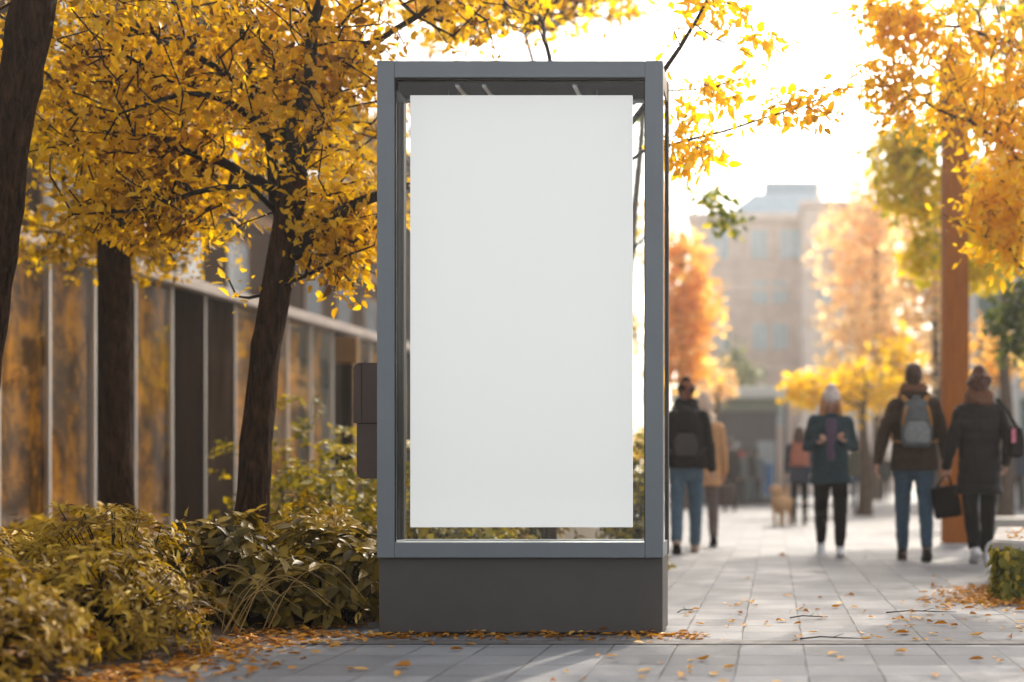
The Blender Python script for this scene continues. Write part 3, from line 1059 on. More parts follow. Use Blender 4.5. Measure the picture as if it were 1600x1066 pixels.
far_tree('maple_tree', 'bright yellow tree whose crown shows above the top of the display case', (*P(850, 0, 15).xy, -.02), 4.6,
         [(520, P(830, -20, 15), (1.15, 1.1, .72)), (160, P(700, 10, 15.5), (.8, .8, .6)), (60, P(960, -10, 15), (.55, .6, .4))], 'leaf_bright', 47, leaf_size=.10, per=8, tr=.09)
far_tree('maple_tree', 'soft orange tree farther back on the right, behind the man in brown', (*P(1462, 0, 38).xy, -.02), 8.0,
         [(620, P(1452, 410, 38), (1.2, 1.4, 3.2)), (200, P(1400, 600, 37), (1.3, 1.2, 1.0))], 'leaf_peach', 49, leaf_size=.18, per=6)
# ------------------------------------------------------------------ shrubs of the planting bed
def shrub(label, x, y, h, rx, ry, leaf, seed, n_ros=240, per=7, lsize=.085, template=LEAF_LONG, droop=.45, name='shrub', z0=.06, group='shrubs in the planting bed', wild=.25, inner=.35):
    rng = np.random.default_rng(seed)
    o = thing(name, label, 'shrub', (x, y, 0), 0, group)
    # rosette centres on an uneven dome, some inside it
    n = n_ros
    th = rng.random(n) * 2 * PI
    ph = np.arccos(1 - rng.random(n) * .98)
    rad = np.where(rng.random(n) < inner, .55 + .35 * rng.random(n), .9 + .16 * rng.random(n))
    lump = np.array([1 + wild * 1.6 * noise.noise(Vector((math.cos(a) * 1.3 + seed, math.sin(a) * 1.3, p * 1.6))) for a, p in zip(th, ph)])
    rad = rad * lump
    c = np.stack([np.cos(th) * np.sin(ph) * rx * rad, np.sin(th) * np.sin(ph) * ry * rad, z0 + (h - z0) * np.cos(ph) * rad], 1)
    c[:, 2] = np.clip(c[:, 2], .05, h * (1.06 + .06 * rng.random(n)))
    out = norm_rows(np.stack([np.cos(th) * np.sin(ph), np.sin(th) * np.sin(ph), np.cos(ph) + .35], 1))
    # stems
    st = MB()
    for i in range(0, n, 3):
        e = Vector(c[i])
        b = Vector((rng.normal() * .05, rng.normal() * .05, .0))
        midp = b.lerp(e, .5) + Vector((0, 0, .06 + .04 * rng.random())) 
        st.tube([b, b.lerp(midp, .5) + Vector((rng.normal() * .01, rng.normal() * .01, .01)), midp, e], [.007, .006, .0045, .0025], 4, cap=False)
    st.build('stems', M['twig'], o, smooth=True)
    pos = np.repeat(c, per, 0)
    ax = np.repeat(out, per, 0)
    N = len(pos)
    rd = rng.normal(size=(N, 3))
    rd = norm_rows(rd - ax * np.sum(rd * ax, 1, keepdims=True))
    lift = rng.normal(size=(N, 1)) * .35 + .25
    dirs = norm_rows(rd + ax * lift + np.array([0, 0, -droop]) * (rng.random((N, 1)) * .9 + .2))
    ups = norm_rows(ax + rng.normal(size=(N, 3)) * .25)
    size = lsize * (.6 + .7 * rng.random(N))
    pos = pos + rng.normal(size=(N, 3)) * .012
    tint = np.clip(.45 + np.repeat(rng.normal(size=n) * .16, per) + rng.normal(size=N) * .16, 0, 1)
    pos[:, 2] = np.maximum(pos[:, 2], .02)
    link_mesh('foliage', leaf_mesh('foliage', pos, dirs, ups, size, tint, template), M[leaf], o)
    return o


SH = [
    # label, x, y, h, rx, ry, leaf, seed, n, per, lsize
    ('rusty yellow shrub in the very front corner of the planting bed', -2.95, 5.15, .40, .48, .45, 'shrub_rust', 101, 330, 8, .062),
    ('ochre shrub with drooping leaves at the left edge, in front of the dark trunk', -3.35, 5.95, .47, .50, .48, 'shrub_ochre', 102, 420, 8, .062),
    ('sprawling ochre shrub spilling toward the paving in the left foreground', -2.85, 5.95, .44, .42, .40, 'shrub_ochre', 103, 360, 8, .060),
    ('tallest ochre shrub, between the dark trunk and the leaning tree', -3.15, 6.75, .57, .50, .45, 'shrub_ochre', 104, 440, 8, .060),
    ('russet shrub behind the left foreground shrubs, under the dark trunk', -3.95, 6.95, .50, .55, .5, 'shrub_rust', 105, 400, 8, .062),
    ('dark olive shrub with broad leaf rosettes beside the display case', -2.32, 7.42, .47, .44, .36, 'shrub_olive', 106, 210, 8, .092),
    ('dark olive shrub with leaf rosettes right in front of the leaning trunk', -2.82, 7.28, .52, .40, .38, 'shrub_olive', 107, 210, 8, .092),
    ('brown green shrub peaking just right of the leaning trunk', -2.72, 8.25, .60, .42, .42, 'shrub_ochre', 108, 320, 8, .062),
    ('ochre shrub between the dark trunk and the amber tree', -3.95, 8.2, .46, .6, .55, 'shrub_ochre', 109, 380, 8, .065),
]
for (lb, x, y, h, rx, ry, lf, sd, n, per, ls) in SH:
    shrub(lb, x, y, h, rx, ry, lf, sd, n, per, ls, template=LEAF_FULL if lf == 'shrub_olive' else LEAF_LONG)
SH2 = [
    ('yellow green shrub glowing between the leaning trunk and the brown box', -3.2, 10.2, .92, .65, .55, 'shrub_yellow', 111, 300, 6, .075),
    ('yellow shrub just behind the lower part of the display case', -2.35, 9.6, .72, .65, .5, 'shrub_yellow', 112, 300, 6, .075),
    ('tall thin yellow green shrub in front of the brown sign post', -4.0, 12.0, 1.3, .6, .55, 'shrub_yellow', 113, 200, 6, .08),
    ('lime shrub at the foot of the pavilion glass, farthest along the bed', -3.9, 13.8, 1.15, .7, .6, 'shrub_yellow', 114, 200, 6, .085),
    ('olive shrub against the pavilion glass behind the amber tree', -5.3, 10.6, .5, .7, .6, 'shrub_ochre', 115, 230, 6, .09),
    ('yellow shrub behind the display case, under the left half of the poster', -2.85, 11.3, .8, .55, .4, 'shrub_yellow', 117, 220, 6, .08),
    ('ochre shrub behind the display case, under the middle of the poster', -2.1, 11.0, .6, .5, .4, 'shrub_ochre', 118, 240, 6, .08),
    ('yellow shrub seen through the case, right of the poster', -1.12, 11.0, 1.0, .25, .3, 'shrub_yellow', 116, 180, 6, .09),
]
for (lb, x, y, h, rx, ry, lf, sd, n, per, ls) in SH2:
    shrub(lb, x, y, h, rx, ry, lf, sd, n, per, ls, template=LEAF_LITE, wild=.4)


def back_bed():
    V, F, n = [], [], 16
    for j in range(n + 1):
        for i in range(n + 1):
            a, b = i / n, j / n
            e = min(1, 6 * min(a, b, 1 - a, 1 - b))
            V.append((-3.6 + 2.65 * a, 9.1 + 3.4 * b, -.008 + e * (.08 + .03 * noise.noise(Vector((a * 5, b * 5, 1))))))
    for j in range(n):
        for i in range(n):
            k = j * (n + 1) + i
            F.append((k, k + 1, k + n + 2, k + n + 1))
    mb = MB()
    mb.add(V, F)
    tag(mb.build('planting_bed', M['soil'], smooth=True), kind='structure')


back_bed()


# dry grass stalks leaning out over the edge of the bed
def stalks(label, x, y, seed, n=15):
    rng = np.random.default_rng(seed)
    o = MB()
    for i in range(n):
        a = rng.normal() * .8 - .3
        L = .25 + .35 * rng.random()
        d = Vector((math.cos(a), math.sin(a) * .6, 0))
        b = Vector((rng.normal() * .06, rng.normal() * .06, .03))
        w = rng.normal() * .05
        sp_ = smooth_poly([b, b + d * L * .25 + Vector((0, w, L * .45)), b + d * L * .62 + Vector((0, w, L * .62)), b + d * L * (1.0 + .2 * rng.random()) + Vector((0, 0, L * (.2 + .4 * rng.random())))], .04)
        o.tube(sp_, [.0030 - .0022 * q / (len(sp_) - 1) for q in range(len(sp_))], 4, cap=False)
    ob = o.build('grass_tuft', M['straw'])
    ob.location = (x, y, 0)
    tag(ob, label, 'grass tuft', 'dry grass tufts at the bed edge')


M['straw'] = plain('dry_straw', (.30, .20, .07), rough=.7, var=.3)
stalks('dry straw tuft arching out of the ochre shrubs toward the paving', -2.72, 6.1, 201)
stalks('dry straw tuft at the foot of the broad leaved olive shrub', -2.55, 6.75, 202, 9)

# ------------------------------------------------------------------ leaf litter
def litter_points(n):
    pts = []
    while len(pts) < n:
        k = RNG.random()
        if k < .62:      # along the edge of the bed
            y = 4.8 + 3.0 * RNG.random()
            x = -2.62 + abs(RNG.normal()) * .26 - .12 * RNG.random()
            if y > 6.7 and x > -1.95: continue
        elif k < .74:    # against the plinth and under the case
            x = -2.3 + 2.0 * RNG.random(); y = 6.865 - abs(RNG.normal()) * (.05 + .12 * RNG.random())
        else:            # round the planter
            y = 8.6 + 1.3 * RNG.random(); x = 1.38 + (y - 8.85) * .165 - abs(RNG.normal()) * .17
            if RNG.random() < .4:
                x = 1.2 + 1.2 * RNG.random(); y = 8.72 - abs(RNG.normal()) * .22
        pts.append((x, y, .006 + .02 * RNG.random() ** 3))
    return np.array(pts)


n = 3600
pp = litter_points(n)
d = rand_dirs(n); d[:, 2] *= .12
u = np.tile([0, 0, 1.0], (n, 1)) + RNG.normal(size=(n, 3)) * .28
me = leaf_mesh('leaf_litter', pp, d, u, .05 * (.5 + .8 * RNG.random(n)), np.clip(.45 + RNG.normal(size=n) * .25, 0, 1), LEAF_FULL)
tag(link_mesh('leaf_litter', me, M['litter']), 'drift of fallen golden leaves along the planting bed and planter', None, None, 'stuff')
n = 5200
pp = np.stack([-2.6 - RNG.random(n) * 2.6, 4.2 + RNG.random(n) * 7, .10 + .02 * RNG.random(n)], 1)
d = rand_dirs(n); d[:, 2] *= .12
u = np.tile([0, 0, 1.0], (n, 1)) + RNG.normal(size=(n, 3)) * .28
pp[:, 2] += .03
me = leaf_mesh('bed_litter', pp, d, u, .055 * (.5 + .8 * RNG.random(n)), np.clip(.4 + RNG.normal(size=n) * .25, 0, 1), LEAF_LITE)
tag(link_mesh('leaf_litter', me, M['litter']), 'fallen leaves covering the soil of the planting bed', None, None, 'stuff')

# single leaves scattered over the paving, a few shapes copied many times
def one_leaf(seed):
    rng = np.random.default_rng(seed)
    k = int(rng.integers(1, 4))
    pos = np.zeros((1, 3)); pos[:, 2] = .012
    dr = np.array([[1, rng.normal() * .3, .05]]); up = np.array([[rng.normal() * .25, rng.normal() * .3, 1.0]])
    tv = LEAF_FULL[0].copy()
    tv[:, 2] += .10 * rng.normal() * np.sin(tv[:, 0] * 3) + abs(tv[:, 1]) * rng.uniform(-.1, .6)
    tv[:, 1] *= rng.uniform(.8, 1.5)
    me = leaf_mesh('fallen_leaf', pos - np.array([[.03, 0, 0]]), dr, up, np.array([.06]), np.array([rng.uniform(.25, 1)]), (tv, LEAF_FULL[1]))
    zmin = min(v.co.z for v in me.vertices)
    for v in me.vertices:
        v.co.z += -zmin + .004
    me.materials.append(M['litter'])
    return me


leaf_meshes = [one_leaf(300 + i) for i in range(14)]
rl = random.Random(12)
placed = 0
while placed < 230:
    k = rl.random()
    if k < .55:
        y = 5.1 + 4.2 * rl.random() ** 1.3; x = rl.uniform(-2.3, 2.2)
    elif k < .8:
        y = rl.uniform(6.6, 8.8); x = rl.uniform(-.5, 1.6)
    elif k < .9:
        y = rl.uniform(7.6, 9.2); x = rl.uniform(.7, 1.5)
    else:
        y = rl.uniform(9, 14); x = rl.uniform(-.3, 3)
    if -1.95 < x < -.5 and 6.8 < y < 7.26: continue
    if x > 1.3 and y > 8.75: continue
    o = bpy.data.objects.new('fallen_leaf', leaf_meshes[rl.randrange(14)])
    COL.objects.link(o)
    o.location = (x, y, .002)
    s = rl.uniform(.5, 1.3)
    o.scale = (s, s, s)
    o.rotation_euler = (0, 0, rl.uniform(0, 2 * PI))
    tag(o, 'small fallen yellow leaf lying flat on the grey paving', 'leaf', 'fallen leaves on the paving')
    placed += 1

# thin twigs on the paving
for i, (px, py, L, a, lb) in enumerate(((1265, 968, .22, .3, 'forked dry twig among the leaves in the middle of the paving'), (1073, 958, .2, 1.1, 'thin twig just right of the display case plinth'),
                                        (1440, 960, .4, .1, 'long thin twig on the paving before the planter'), (1300, 1002, .3, .05, 'straight twig lying along the drainage strip'))):
    g = G(px, py)
    mb = MB()
    mb.tube([(-L / 2, 0, .012), (-L / 6, .012, .02), (L / 5, -.01, .016), (L / 2, .015, .010)], [.004, .0035, .003, .0015], 5)
    mb.tube([(0, 0, .017), (L / 5, .05, .03)], [.0025, .001], 4)
    ob = mb.build('twig', M['twig'])
    ob.location = (g.x, g.y, 0); ob.rotation_euler = (0, 0, a)
    tag(ob, lb, 'twig')

# ------------------------------------------------------------------ ivy planter at the right
pl = thing('stone_planter', 'pale stone planter covered in ivy and fallen leaves at the right edge', 'planter', (1.4, 8.85, 0), math.radians(-9.5))
pl0 = Vector((1.4, 8.85, 0))
wl = MB()
wl.box(.04, 3.2, .04, 2.6, 0.0, .30, .02)
wl.build('wall', M['stone'], pl)
cpg = MB()
V, F = [], []
# coping with a rounded near corner
prof = [(-.035, .30), (-.05, .315), (-.05, .355), (-.035, .372), (.25, .372)]
path = []
for k in range(9):
    a = PI + k * (PI / 2) / 8
    path.append((Vector((.25 + .25 * math.cos(a), .25 + .25 * math.sin(a), 0)), Vector((math.cos(a), math.sin(a), 0))))
path = [(Vector((0, 2.6, 0)), Vector((-1, 0, 0)))] + path + [(Vector((3.2, 0, 0)), Vector((0, -1, 0)))]
for p, nrm in path:
    for q, z in prof:
        V.append(p - nrm * q + Vector((0, 0, z)))
k = len(prof)
for i in range(len(path) - 1):
    for j in range(k - 1):
        F.append((i * k + j, (i + 1) * k + j, (i + 1) * k + j + 1, i * k + j + 1))
cpg.add(V, F)
cpg.build('coping', M['stone'], pl, smooth=False)
tp_ = MB()
tp_.box(.22, 3.2, .22, 2.6, .3, .362)
tp_.build('soil_fill', M['soil'], pl)


def ivy_leaves():
    n = 2600
    P_, U_ = [], []
    for i in range(n):
        if RNG.random() < .55:
            P_.append((.02 + .9 * RNG.random() + (.2 if RNG.random() < .5 else 0), .01 - .05 * RNG.random(), .34 * RNG.random() ** .9)); U_.append((0, -1, .2))
        else:
            P_.append((.01 - .05 * RNG.random(), .02 + 2.2 * RNG.random() ** 1.5, .34 * RNG.random() ** .9)); U_.append((-1, 0, .2))
    P_ = np.array(P_); U_ = np.array(U_, float) + RNG.normal(size=(n, 3)) * .35
    D_ = np.stack([RNG.normal(size=n) * .7, RNG.normal(size=n) * .4, -np.ones(n)], 1)
    return leaf_mesh('ivy', P_, D_, U_, .06 * (.6 + .7 * RNG.random(n)), np.clip(.5 + RNG.normal(size=n) * .28, 0, 1), (LEAF_FULL[0] * np.array([1, 1.6, 1]), LEAF_FULL[1]))


iv = link_mesh('ivy_plant', ivy_leaves(), M['ivy'])
iv.location = pl0; iv.rotation_euler = (0, 0, math.radians(-9.5))
tag(iv, 'yellow and green ivy trailing down the front of the stone planter', 'ivy')
n = 420
pp = np.stack([.0 + 2.2 * RNG.random(n), .0 + 2.4 * RNG.random(n), .374 + .03 * RNG.random(n) ** 2], 1)
d = rand_dirs(n); d[:, 2] *= .2
me = leaf_mesh('leaf_litter', pp, d, np.tile([0, 0, 1.], (n, 1)) + RNG.normal(size=(n, 3)) * .4, .055 * (.6 + .7 * RNG.random(n)), np.clip(.55 + RNG.normal(size=n) * .25, 0, 1), LEAF_FULL)
o = link_mesh('leaf_litter', me, M['litter']); o.location = pl0; o.rotation_euler = (0, 0, math.radians(-9.5))
tag(o, 'fallen leaves lying on top of the stone planter', None, None, 'stuff')
# low bent steel hoop beside the planter
h0 = P(1533, 876, 12.6); h0.z = 0
hp = [Vector((h0.x, 12.3, 0)), P(1541, 858, 12.3), P(1545, 850, 12.3), P(1552, 846, 12.3), P(1590, 840, 12.3), P(1640, 836, 12.3), P(1650, 842, 12.3), Vector((P(1652, 0, 12.3).x, 12.3, 0))]
ob = MB().tube(smooth_poly(hp, .04), [.014] * len(smooth_poly(hp, .04)), 10).build('steel_hoop', M['steel'], smooth=True)
tag(ob, 'low bent steel hoop beside the corner of the stone planter', 'hoop rail')
# ------------------------------------------------------------------ glass pavilion on the left
def reflection_print():  # mottled gold that imitates foliage reflected in the pavilion glass
    m, nt, out = new_mat('painted_gold_reflection')
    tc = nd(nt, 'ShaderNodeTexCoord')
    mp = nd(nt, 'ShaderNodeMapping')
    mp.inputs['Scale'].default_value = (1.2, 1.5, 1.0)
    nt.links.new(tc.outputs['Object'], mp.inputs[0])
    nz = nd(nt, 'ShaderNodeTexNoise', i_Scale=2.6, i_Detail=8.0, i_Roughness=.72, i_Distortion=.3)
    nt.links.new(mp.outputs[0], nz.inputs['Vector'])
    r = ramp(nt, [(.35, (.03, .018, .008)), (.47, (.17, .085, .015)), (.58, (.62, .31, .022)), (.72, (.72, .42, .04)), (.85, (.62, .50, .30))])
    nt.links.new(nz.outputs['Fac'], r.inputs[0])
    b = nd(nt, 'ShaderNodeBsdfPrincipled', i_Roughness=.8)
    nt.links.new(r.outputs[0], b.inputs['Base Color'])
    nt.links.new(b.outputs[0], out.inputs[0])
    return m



W0 = P(40, 0, 13.0); W0.z = 0
ANG = math.atan(153 / FPX)
pv = thing('glass_pavilion', 'long low glass pavilion with thin pale mullions and brown posts behind the shrubs', 'pavilion', W0, -ANG)
HP = .75 + (750 - 365) * 13.0 / FPX      # top of the eaves beam
L0, L1 = -5.0, 20.0
M['reflection_print'] = reflection_print()


def wp(mb, name, mat, parent=None, smooth=False):
    return mb.build(name, mat, parent or pv, smooth)


wp(MB().box(-.22, .16, L0, L1, HP - .12, HP, .01), 'eaves_beam', M['beam'])
wp(MB().box(-5.0, -2.2, L0, L1, HP - .10, HP - .02), 'roof', M['wood_mid'])
wp(MB().box(-2.199, -.221, L0, L1, HP - .07, HP - .06), 'added_skylight', M['glass'])  # unseen roof glazing, added to let daylight onto the boards
wp(MB().box(-.06, .06, L0, L1, 0, .16), 'sill', M['beam'])
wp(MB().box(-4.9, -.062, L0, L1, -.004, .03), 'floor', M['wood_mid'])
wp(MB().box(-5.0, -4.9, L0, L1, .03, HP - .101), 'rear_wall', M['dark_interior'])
step = .78
ys = np.arange(L0 + .68, L1, step)
for i, y in enumerate(ys):
    wp(MB().box(-.030, .022, y - .013, y + .013, .161, HP - .121, .004), 'mullion', M['mullion'])
boards = {-2: 'wood_dark', 1: 'wood_dark', 3: 'wood_dark', 4: 'wood_mid', 9: 'wood_dark', 13: 'wood_mid', 17: 'wood_dark'}
i0 = int(np.argmin(np.abs(ys - .36)))
for i, y in enumerate(ys[:-1]):
    a, b_ = y + .014, y + step - .014
    k = i - i0
    if k in boards:
        wp(MB().box(-.03, .012, a, b_, .161, HP - .121, .004), 'facade_board', M[boards[k]])
    else:
        wp(MB().box(-.006, .006, a, b_, .161, HP - .121), 'pane', M['pglass'])
        # golden reflections of the glass, painted on a board behind each pane
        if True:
            wp(MB().box(-.07, -.05, a + .01, b_ - (.02 if k < 7 else .25), .17, HP - .14 - .12 * (k % 2), .004), 'backing_board', M['reflection_print'])
wp(MB().box(-.72, -.70, 4.4, 5.3, 1.9, 2.5), 'backing_board', plain('olive_board', (.14, .13, .03), var=.2))
wp(MB().box(-.60, -.58, 4.45, 5.2, .5, 1.15), 'poster_board', plain('slate_board', (.05, .06, .08), var=.3))
for y, z in ((4.6, .85), (4.9, .7), (3.6, .8)):
    wp(MB().box(-.575, -.57, y, y + .16, z, z + .22), 'picture', plain('faded_print', (.3, .25, .22), var=.4, scale=12))

# ------------------------------------------------------------------ brown block rising behind the pavilion
bb = thing('brick_building', 'tall brown brick building behind the pavilion roof, seen through the golden leaves', 'building', (-11.95, 12, 0))
M['brick'] = plain('brown_brick', (.028, .017, .012), rough=.9, var=.3, scale=5, bump=.3, spec=0)
bw = MB().box(-6, 0, -6, 70, 0, 11.5)
bw.build('wall', M['brick'], bb)
M['winglass'] = plain('window_glass', (.06, .08, .10), rough=.08, var=.2, scale=2)
M['pale_trim'] = plain('sand_trim', (.15, .095, .06), rough=.8, spec=0)
for z in (3.6, 6.6, 9.6):
    MB().box(.001, .06, -6, 70, z, z + .28).build('string_course', M['pale_trim'], bb)
for z in (4.4, 7.4):
    for y in np.arange(-4.5, 45, 2.6):
        f = MB().box(.001, .05, y, y + 1.3, z, z + 1.7).build('window', M['pale_trim'], bb)
        MB().box(.051, .056, y + .08, y + 1.22, z + .08, z + 1.62).build('pane', M['winglass'], f)

# brown sign on a post in front of the glass
sp = P(543, 0, 16.0)
sg = thing('sign_post', 'square brown sign on a brown post in front of the pavilion glass', 'sign', (sp.x, 16.0, 0))
zt, zb_ = P(0, 527, 16).z, P(0, 569, 16).z
MB().box(-.05, .05, -.05, .05, 0, zb_ - .001, .006).build('post', M['wood_dark'], sg)
MB().box(-.12, .12, -.06, .06, zb_, zt, .01).build('board', plain('brown_sign', (.17, .085, .025), rough=.5, var=.15), sg)

# ------------------------------------------------------------------ timber post
tpz = thing('timber_post', 'tall square warm brown timber post standing between the walking couple', 'post', (P(1492, 0, 16.2).x, 16.2, 0), math.radians(2))
MB().box(-.14, .14, -.14, .14, .03, 5.4, .012).build('shaft', M['timber'], tpz)
MB().box(-.155, .155, -.155, .155, 0, .03, .004).build('shoe', M['steel'], tpz)
MB().box(-.16, .16, -.16, .16, 5.401, 5.45, .01).build('cap', M['timber'], tpz)

# low stone step at the right
st = MB().box(P(1512, 0, 19.6).x, 9, 19.6, 20.4, 0, P(0, 810, 19.6).z, .02).build('stone_bench', M['stone'])
tag(st, 'long low grey stone bench beyond the timber post at the right', 'bench')

# ------------------------------------------------------------------ grey shop pavilion at the end of the path
SD = 44.0
s0, s1 = P(1122, 0, SD).x, P(1214, 0, SD).x
M['shopgrey'] = plain('grey_cladding', (.085, .09, .105), rough=.6, var=.12, scale=2)
M['shoplight'] = plain('pale_fascia', (.62, .66, .64), rough=.5, var=.06)
M['shopgreen'] = plain('sage_band', (.26, .32, .28), rough=.6)
M['paleglass'] = plain('pale_shop_glass', (.35, .42, .46), rough=.1, var=.2, scale=3)
M['blue_panel'] = plain('blue_panel', (.05, .17, .40), rough=.4)
M['red'] = plain('red_panel', (.5, .03, .03), rough=.4)
shp = thing('market_pavilion', 'small grey shop pavilion with a pale flat roof at the end of the path', 'shop', ((s0 + s1) / 2, SD, 0))
hw = (s1 - s0) / 2
zt = P(0, 606, SD).z
MB().box(-hw - 1.2, hw, 0, 4, 0, zt - .72).build('wall', M['shopgrey'], shp)
MB().box(-hw - 1.25, hw + .1, -.1, 4.1, zt - .719, zt - .35).build('sign_band', M['shopgreen'], shp)
MB().box(-hw - 1.45, hw + .3, -.6, 4.4, zt - .349, zt, .04).build('roof', M['shoplight'], shp)
f = MB().box(.30, .85, -.04, -.001, .2, 1.95).build('door', M['paleglass'], shp)
MB().box(.52, .78, -.06, -.041, .3, 1.25).build('poster', M['blue_panel'], f)
MB().box(-.55, .15, -.05, -.001, .95, 1.75).build('window', M['winglass'], shp)
for x, z, mt in ((-.62, 1.78, 'red'), (-.42, 1.70, 'shoplight'), (-.8, 1.72, 'leaf')):
    if mt in M: MB().box(x, x + .16, -.08, -.052, z, z + .2, .01).build('notice', M[mt], shp)
for x in (-hw - 1.4, hw + .25):
    MB().box(x - .05, x + .05, -.55, -.45, 0, zt - .35).build('column', M['shopgrey'], shp)

# ------------------------------------------------------------------ pale stone building far behind
BD = 86.0
M['sandstone'] = plain('pale_sandstone', (.62, .49, .42), rough=.85, var=.15, scale=1.2)
M['sandstone2'] = plain('light_sandstone', (.70, .58, .50), rough=.85, var=.12, scale=1.2)
M['slate'] = plain('blue_slate', (.33, .46, .56), spec=0, rough=.8, var=.1, scale=2)
M['farglass'] = plain('sky_glass', (.38, .50, .55), rough=.08, var=.15, scale=.6)
x0, x1 = P(1080, 0, BD).x, P(1288, 0, BD).x
ze = P(0, 345, BD).z
st = thing('stone_building', 'pale stone building with a blue grey roof and tower ending the street', 'building', (0, BD, 0))
MB().box(x0, x1, 0, 14, 0, ze).build('wall', M['sandstone'], st)
MB().box(x0 - .3, x1 + .25, -.3, 14.3, ze + .001, ze + .45, .05).build('cornice', M['sandstone2'], st)
for zz in (455, 580):
    z = P(0, zz, BD).z
    MB().box(x0, x1, -.12, -.001, z, z + .3).build('string_course', M['sandstone2'], st)
rz = P(0, 298, BD).z
mb = MB()
xa, xb = P(1140, 0, BD).x, x1 + .2
mb.add([(x0, -.1, ze + .45), (xb, -.1, ze + .45), (xb, 14, ze + .45), (x0, 14, ze + .45),
        (x0, .9, rz), (P(1296, 0, BD).x - .6, .9, rz), (P(1296, 0, BD).x - .6, 11, rz), (x0, 11, rz)],
       [(0, 1, 5, 4), (1, 2, 6, 5), (2, 3, 7, 6), (3, 0, 4, 7), (4, 5, 6, 7)])
# the roof sweeps lower at its left: cut to the tower side
for i in (0, 3):
    v = mb.v[i]; mb.v[i] = (xa, v[1], v[2])
for i in (4, 7):
    v = mb.v[i]; mb.v[i] = (P(1178, 0, BD).x, v[1], v[2])
mb.build('roof', M['slate'], st)
tw0, tw1 = P(1192, 0, BD).x, P(1284, 0, BD).x
MB().box(tw0, tw1, 4, 9, rz - .6, P(0, 262, BD).z).build('tower', plain('tower_slate', (.18, .29, .38), spec=0, rough=.8), st)
MB().tube([(tw0 + .05, 6, P(0, 262, BD).z), (tw0 + .05, 6, P(0, 228, BD).z)], [.07, .03], 6).build('mast', M['slate'], st)


def far_window(xc, yt, yb, w):
    a, b_ = P(xc - w / 2, 0, BD).x, P(xc + w / 2, 0, BD).x
    zt_, zb2 = P(0, yt, BD).z, P(0, yb, BD).z
    f = MB().box(a - .12, b_ + .12, -.06, -.001, zb2 - .12, zt_ + .12).build('window', M['sandstone2'], st)
    MB().box(a, b_, -.09, -.061, zb2, zt_).build('pane', M['farglass'], f)
    MB().box((a + b_) / 2 - .04, (a + b_) / 2 + .04, -.105, -.091, zb2, zt_).build('glazing_bar', M['sandstone2'], f)


for xc in (1186, 1232, 1256, 1125):
    far_window(xc, 360, 404, 24)
for xc in (1128, 1188, 1219, 1262):
    far_window(xc, 440, 474, 22)
    far_window(xc, 506, 546, 22)
for xc in (1128, 1188, 1219, 1262):
    far_window(xc, 620, 665, 22)
st2 = thing('stone_building', 'light stone wing to the right of the towered building, half hidden by apricot leaves', 'building', (P(1327, 0, 80).x, 80, 0))
wg = (P(1400, 0, 80).x - P(1255, 0, 80).x) / 2
zz2 = P(0, 325, 80).z
MB().box(-wg, wg, 0, 12, 0, zz2).build('wall', M['sandstone2'], st2)
MB().box(-wg - .2, wg + .2, -.2, 12.2, zz2 + .001, zz2 + .4, .04).build('cornice', M['sandstone'], st2)
for z in (4, 7.2, 10.4, 13):
    MB().box(-wg, wg, -.1, -.001, z - .9, z - .7).build('string_course', M['sandstone'], st2)
    for x in np.arange(-wg + .9, wg - .8, 1.55):
        f = MB().box(x, x + .8, -.05, -.001, z, z + 1.5).build('window', M['sandstone'], st2)
        MB().box(x + .08, x + .72, -.07, -.051, z + .08, z + 1.42).build('pane', M['farglass'], f)
# pale arcade at the right
AD = 42.0
ar = thing('white_arcade', 'pale building with tall white columns behind the trees at the right edge', 'building', (P(1500, 0, AD).x, AD, 0))
M['whitewall'] = plain('white_render', (.62, .62, .60), rough=.7, var=.06)
M['tealglass'] = plain('teal_glass', (.20, .30, .30), rough=.1, var=.2)
MB().box(0, 12, 1.2, 8, 0, 9.5).build('wall', M['tealglass'], ar)
MB().box(-.2, 12.2, -.2, 8.2, 9.501, 10.3, .05).build('roof', M['whitewall'], ar)
for i in range(8):
    MB().box(.1 + i * 1.25, .55 + i * 1.25, .2, .9, 0, 9.5, .02).build('column', M['whitewall'], ar)
for z in (3.2, 6.4):
    MB().box(0, 12, 1.0, 1.199, z, z + .35).build('floor_band', M['whitewall'], ar)
# far left block so that the pavilion does not stand against bare sky
# ------------------------------------------------------------------ people
def remesh(mb, name, voxel, smooth_it=3):
    me = mb.mesh(name + '_src')
    ob = bpy.data.objects.new(name + '_src', me)
    COL.objects.link(ob)
    md = ob.modifiers.new('r', 'REMESH')
    md.mode = 'VOXEL'
    md.voxel_size = voxel
    if smooth_it:
        ms = ob.modifiers.new('s', 'SMOOTH')
        ms.factor = .5
        ms.iterations = smooth_it
    dg = bpy.context.evaluated_depsgraph_get()
    out = bpy.data.meshes.new_from_object(ob.evaluated_get(dg))
    bpy.data.objects.remove(ob)
    bpy.data.meshes.remove(me)
    out.name = name
    return out


def folds(me, amp, fx=6.0, fz=9.0, seed=0.0, quilt=0.0, qp=.11):
    """cloth folds: push the surface along its normals"""
    vs = me.vertices
    nr = [v.normal.copy() for v in vs]
    for v, n in zip(vs, nr):
        p = v.co
        k = noise.noise(Vector((p.x * fx + seed, p.y * fx, p.z * fz))) * .7 + noise.noise(Vector((p.x * fx * 2.3, p.y * fx * 2.3 + seed, p.z * fz * 2.6))) * .35
        a = amp * k
        if quilt:
            a += quilt * (abs(math.sin(p.z * PI / qp)) ** .5 - .6)
        v.co = p + n * a
    me.update()


def fabric(name, col, rough=.85, var=.25, scale=30):
    return plain(name, col, rough=rough, var=var, scale=scale, bump=.25, bscale=120, spec=.05)


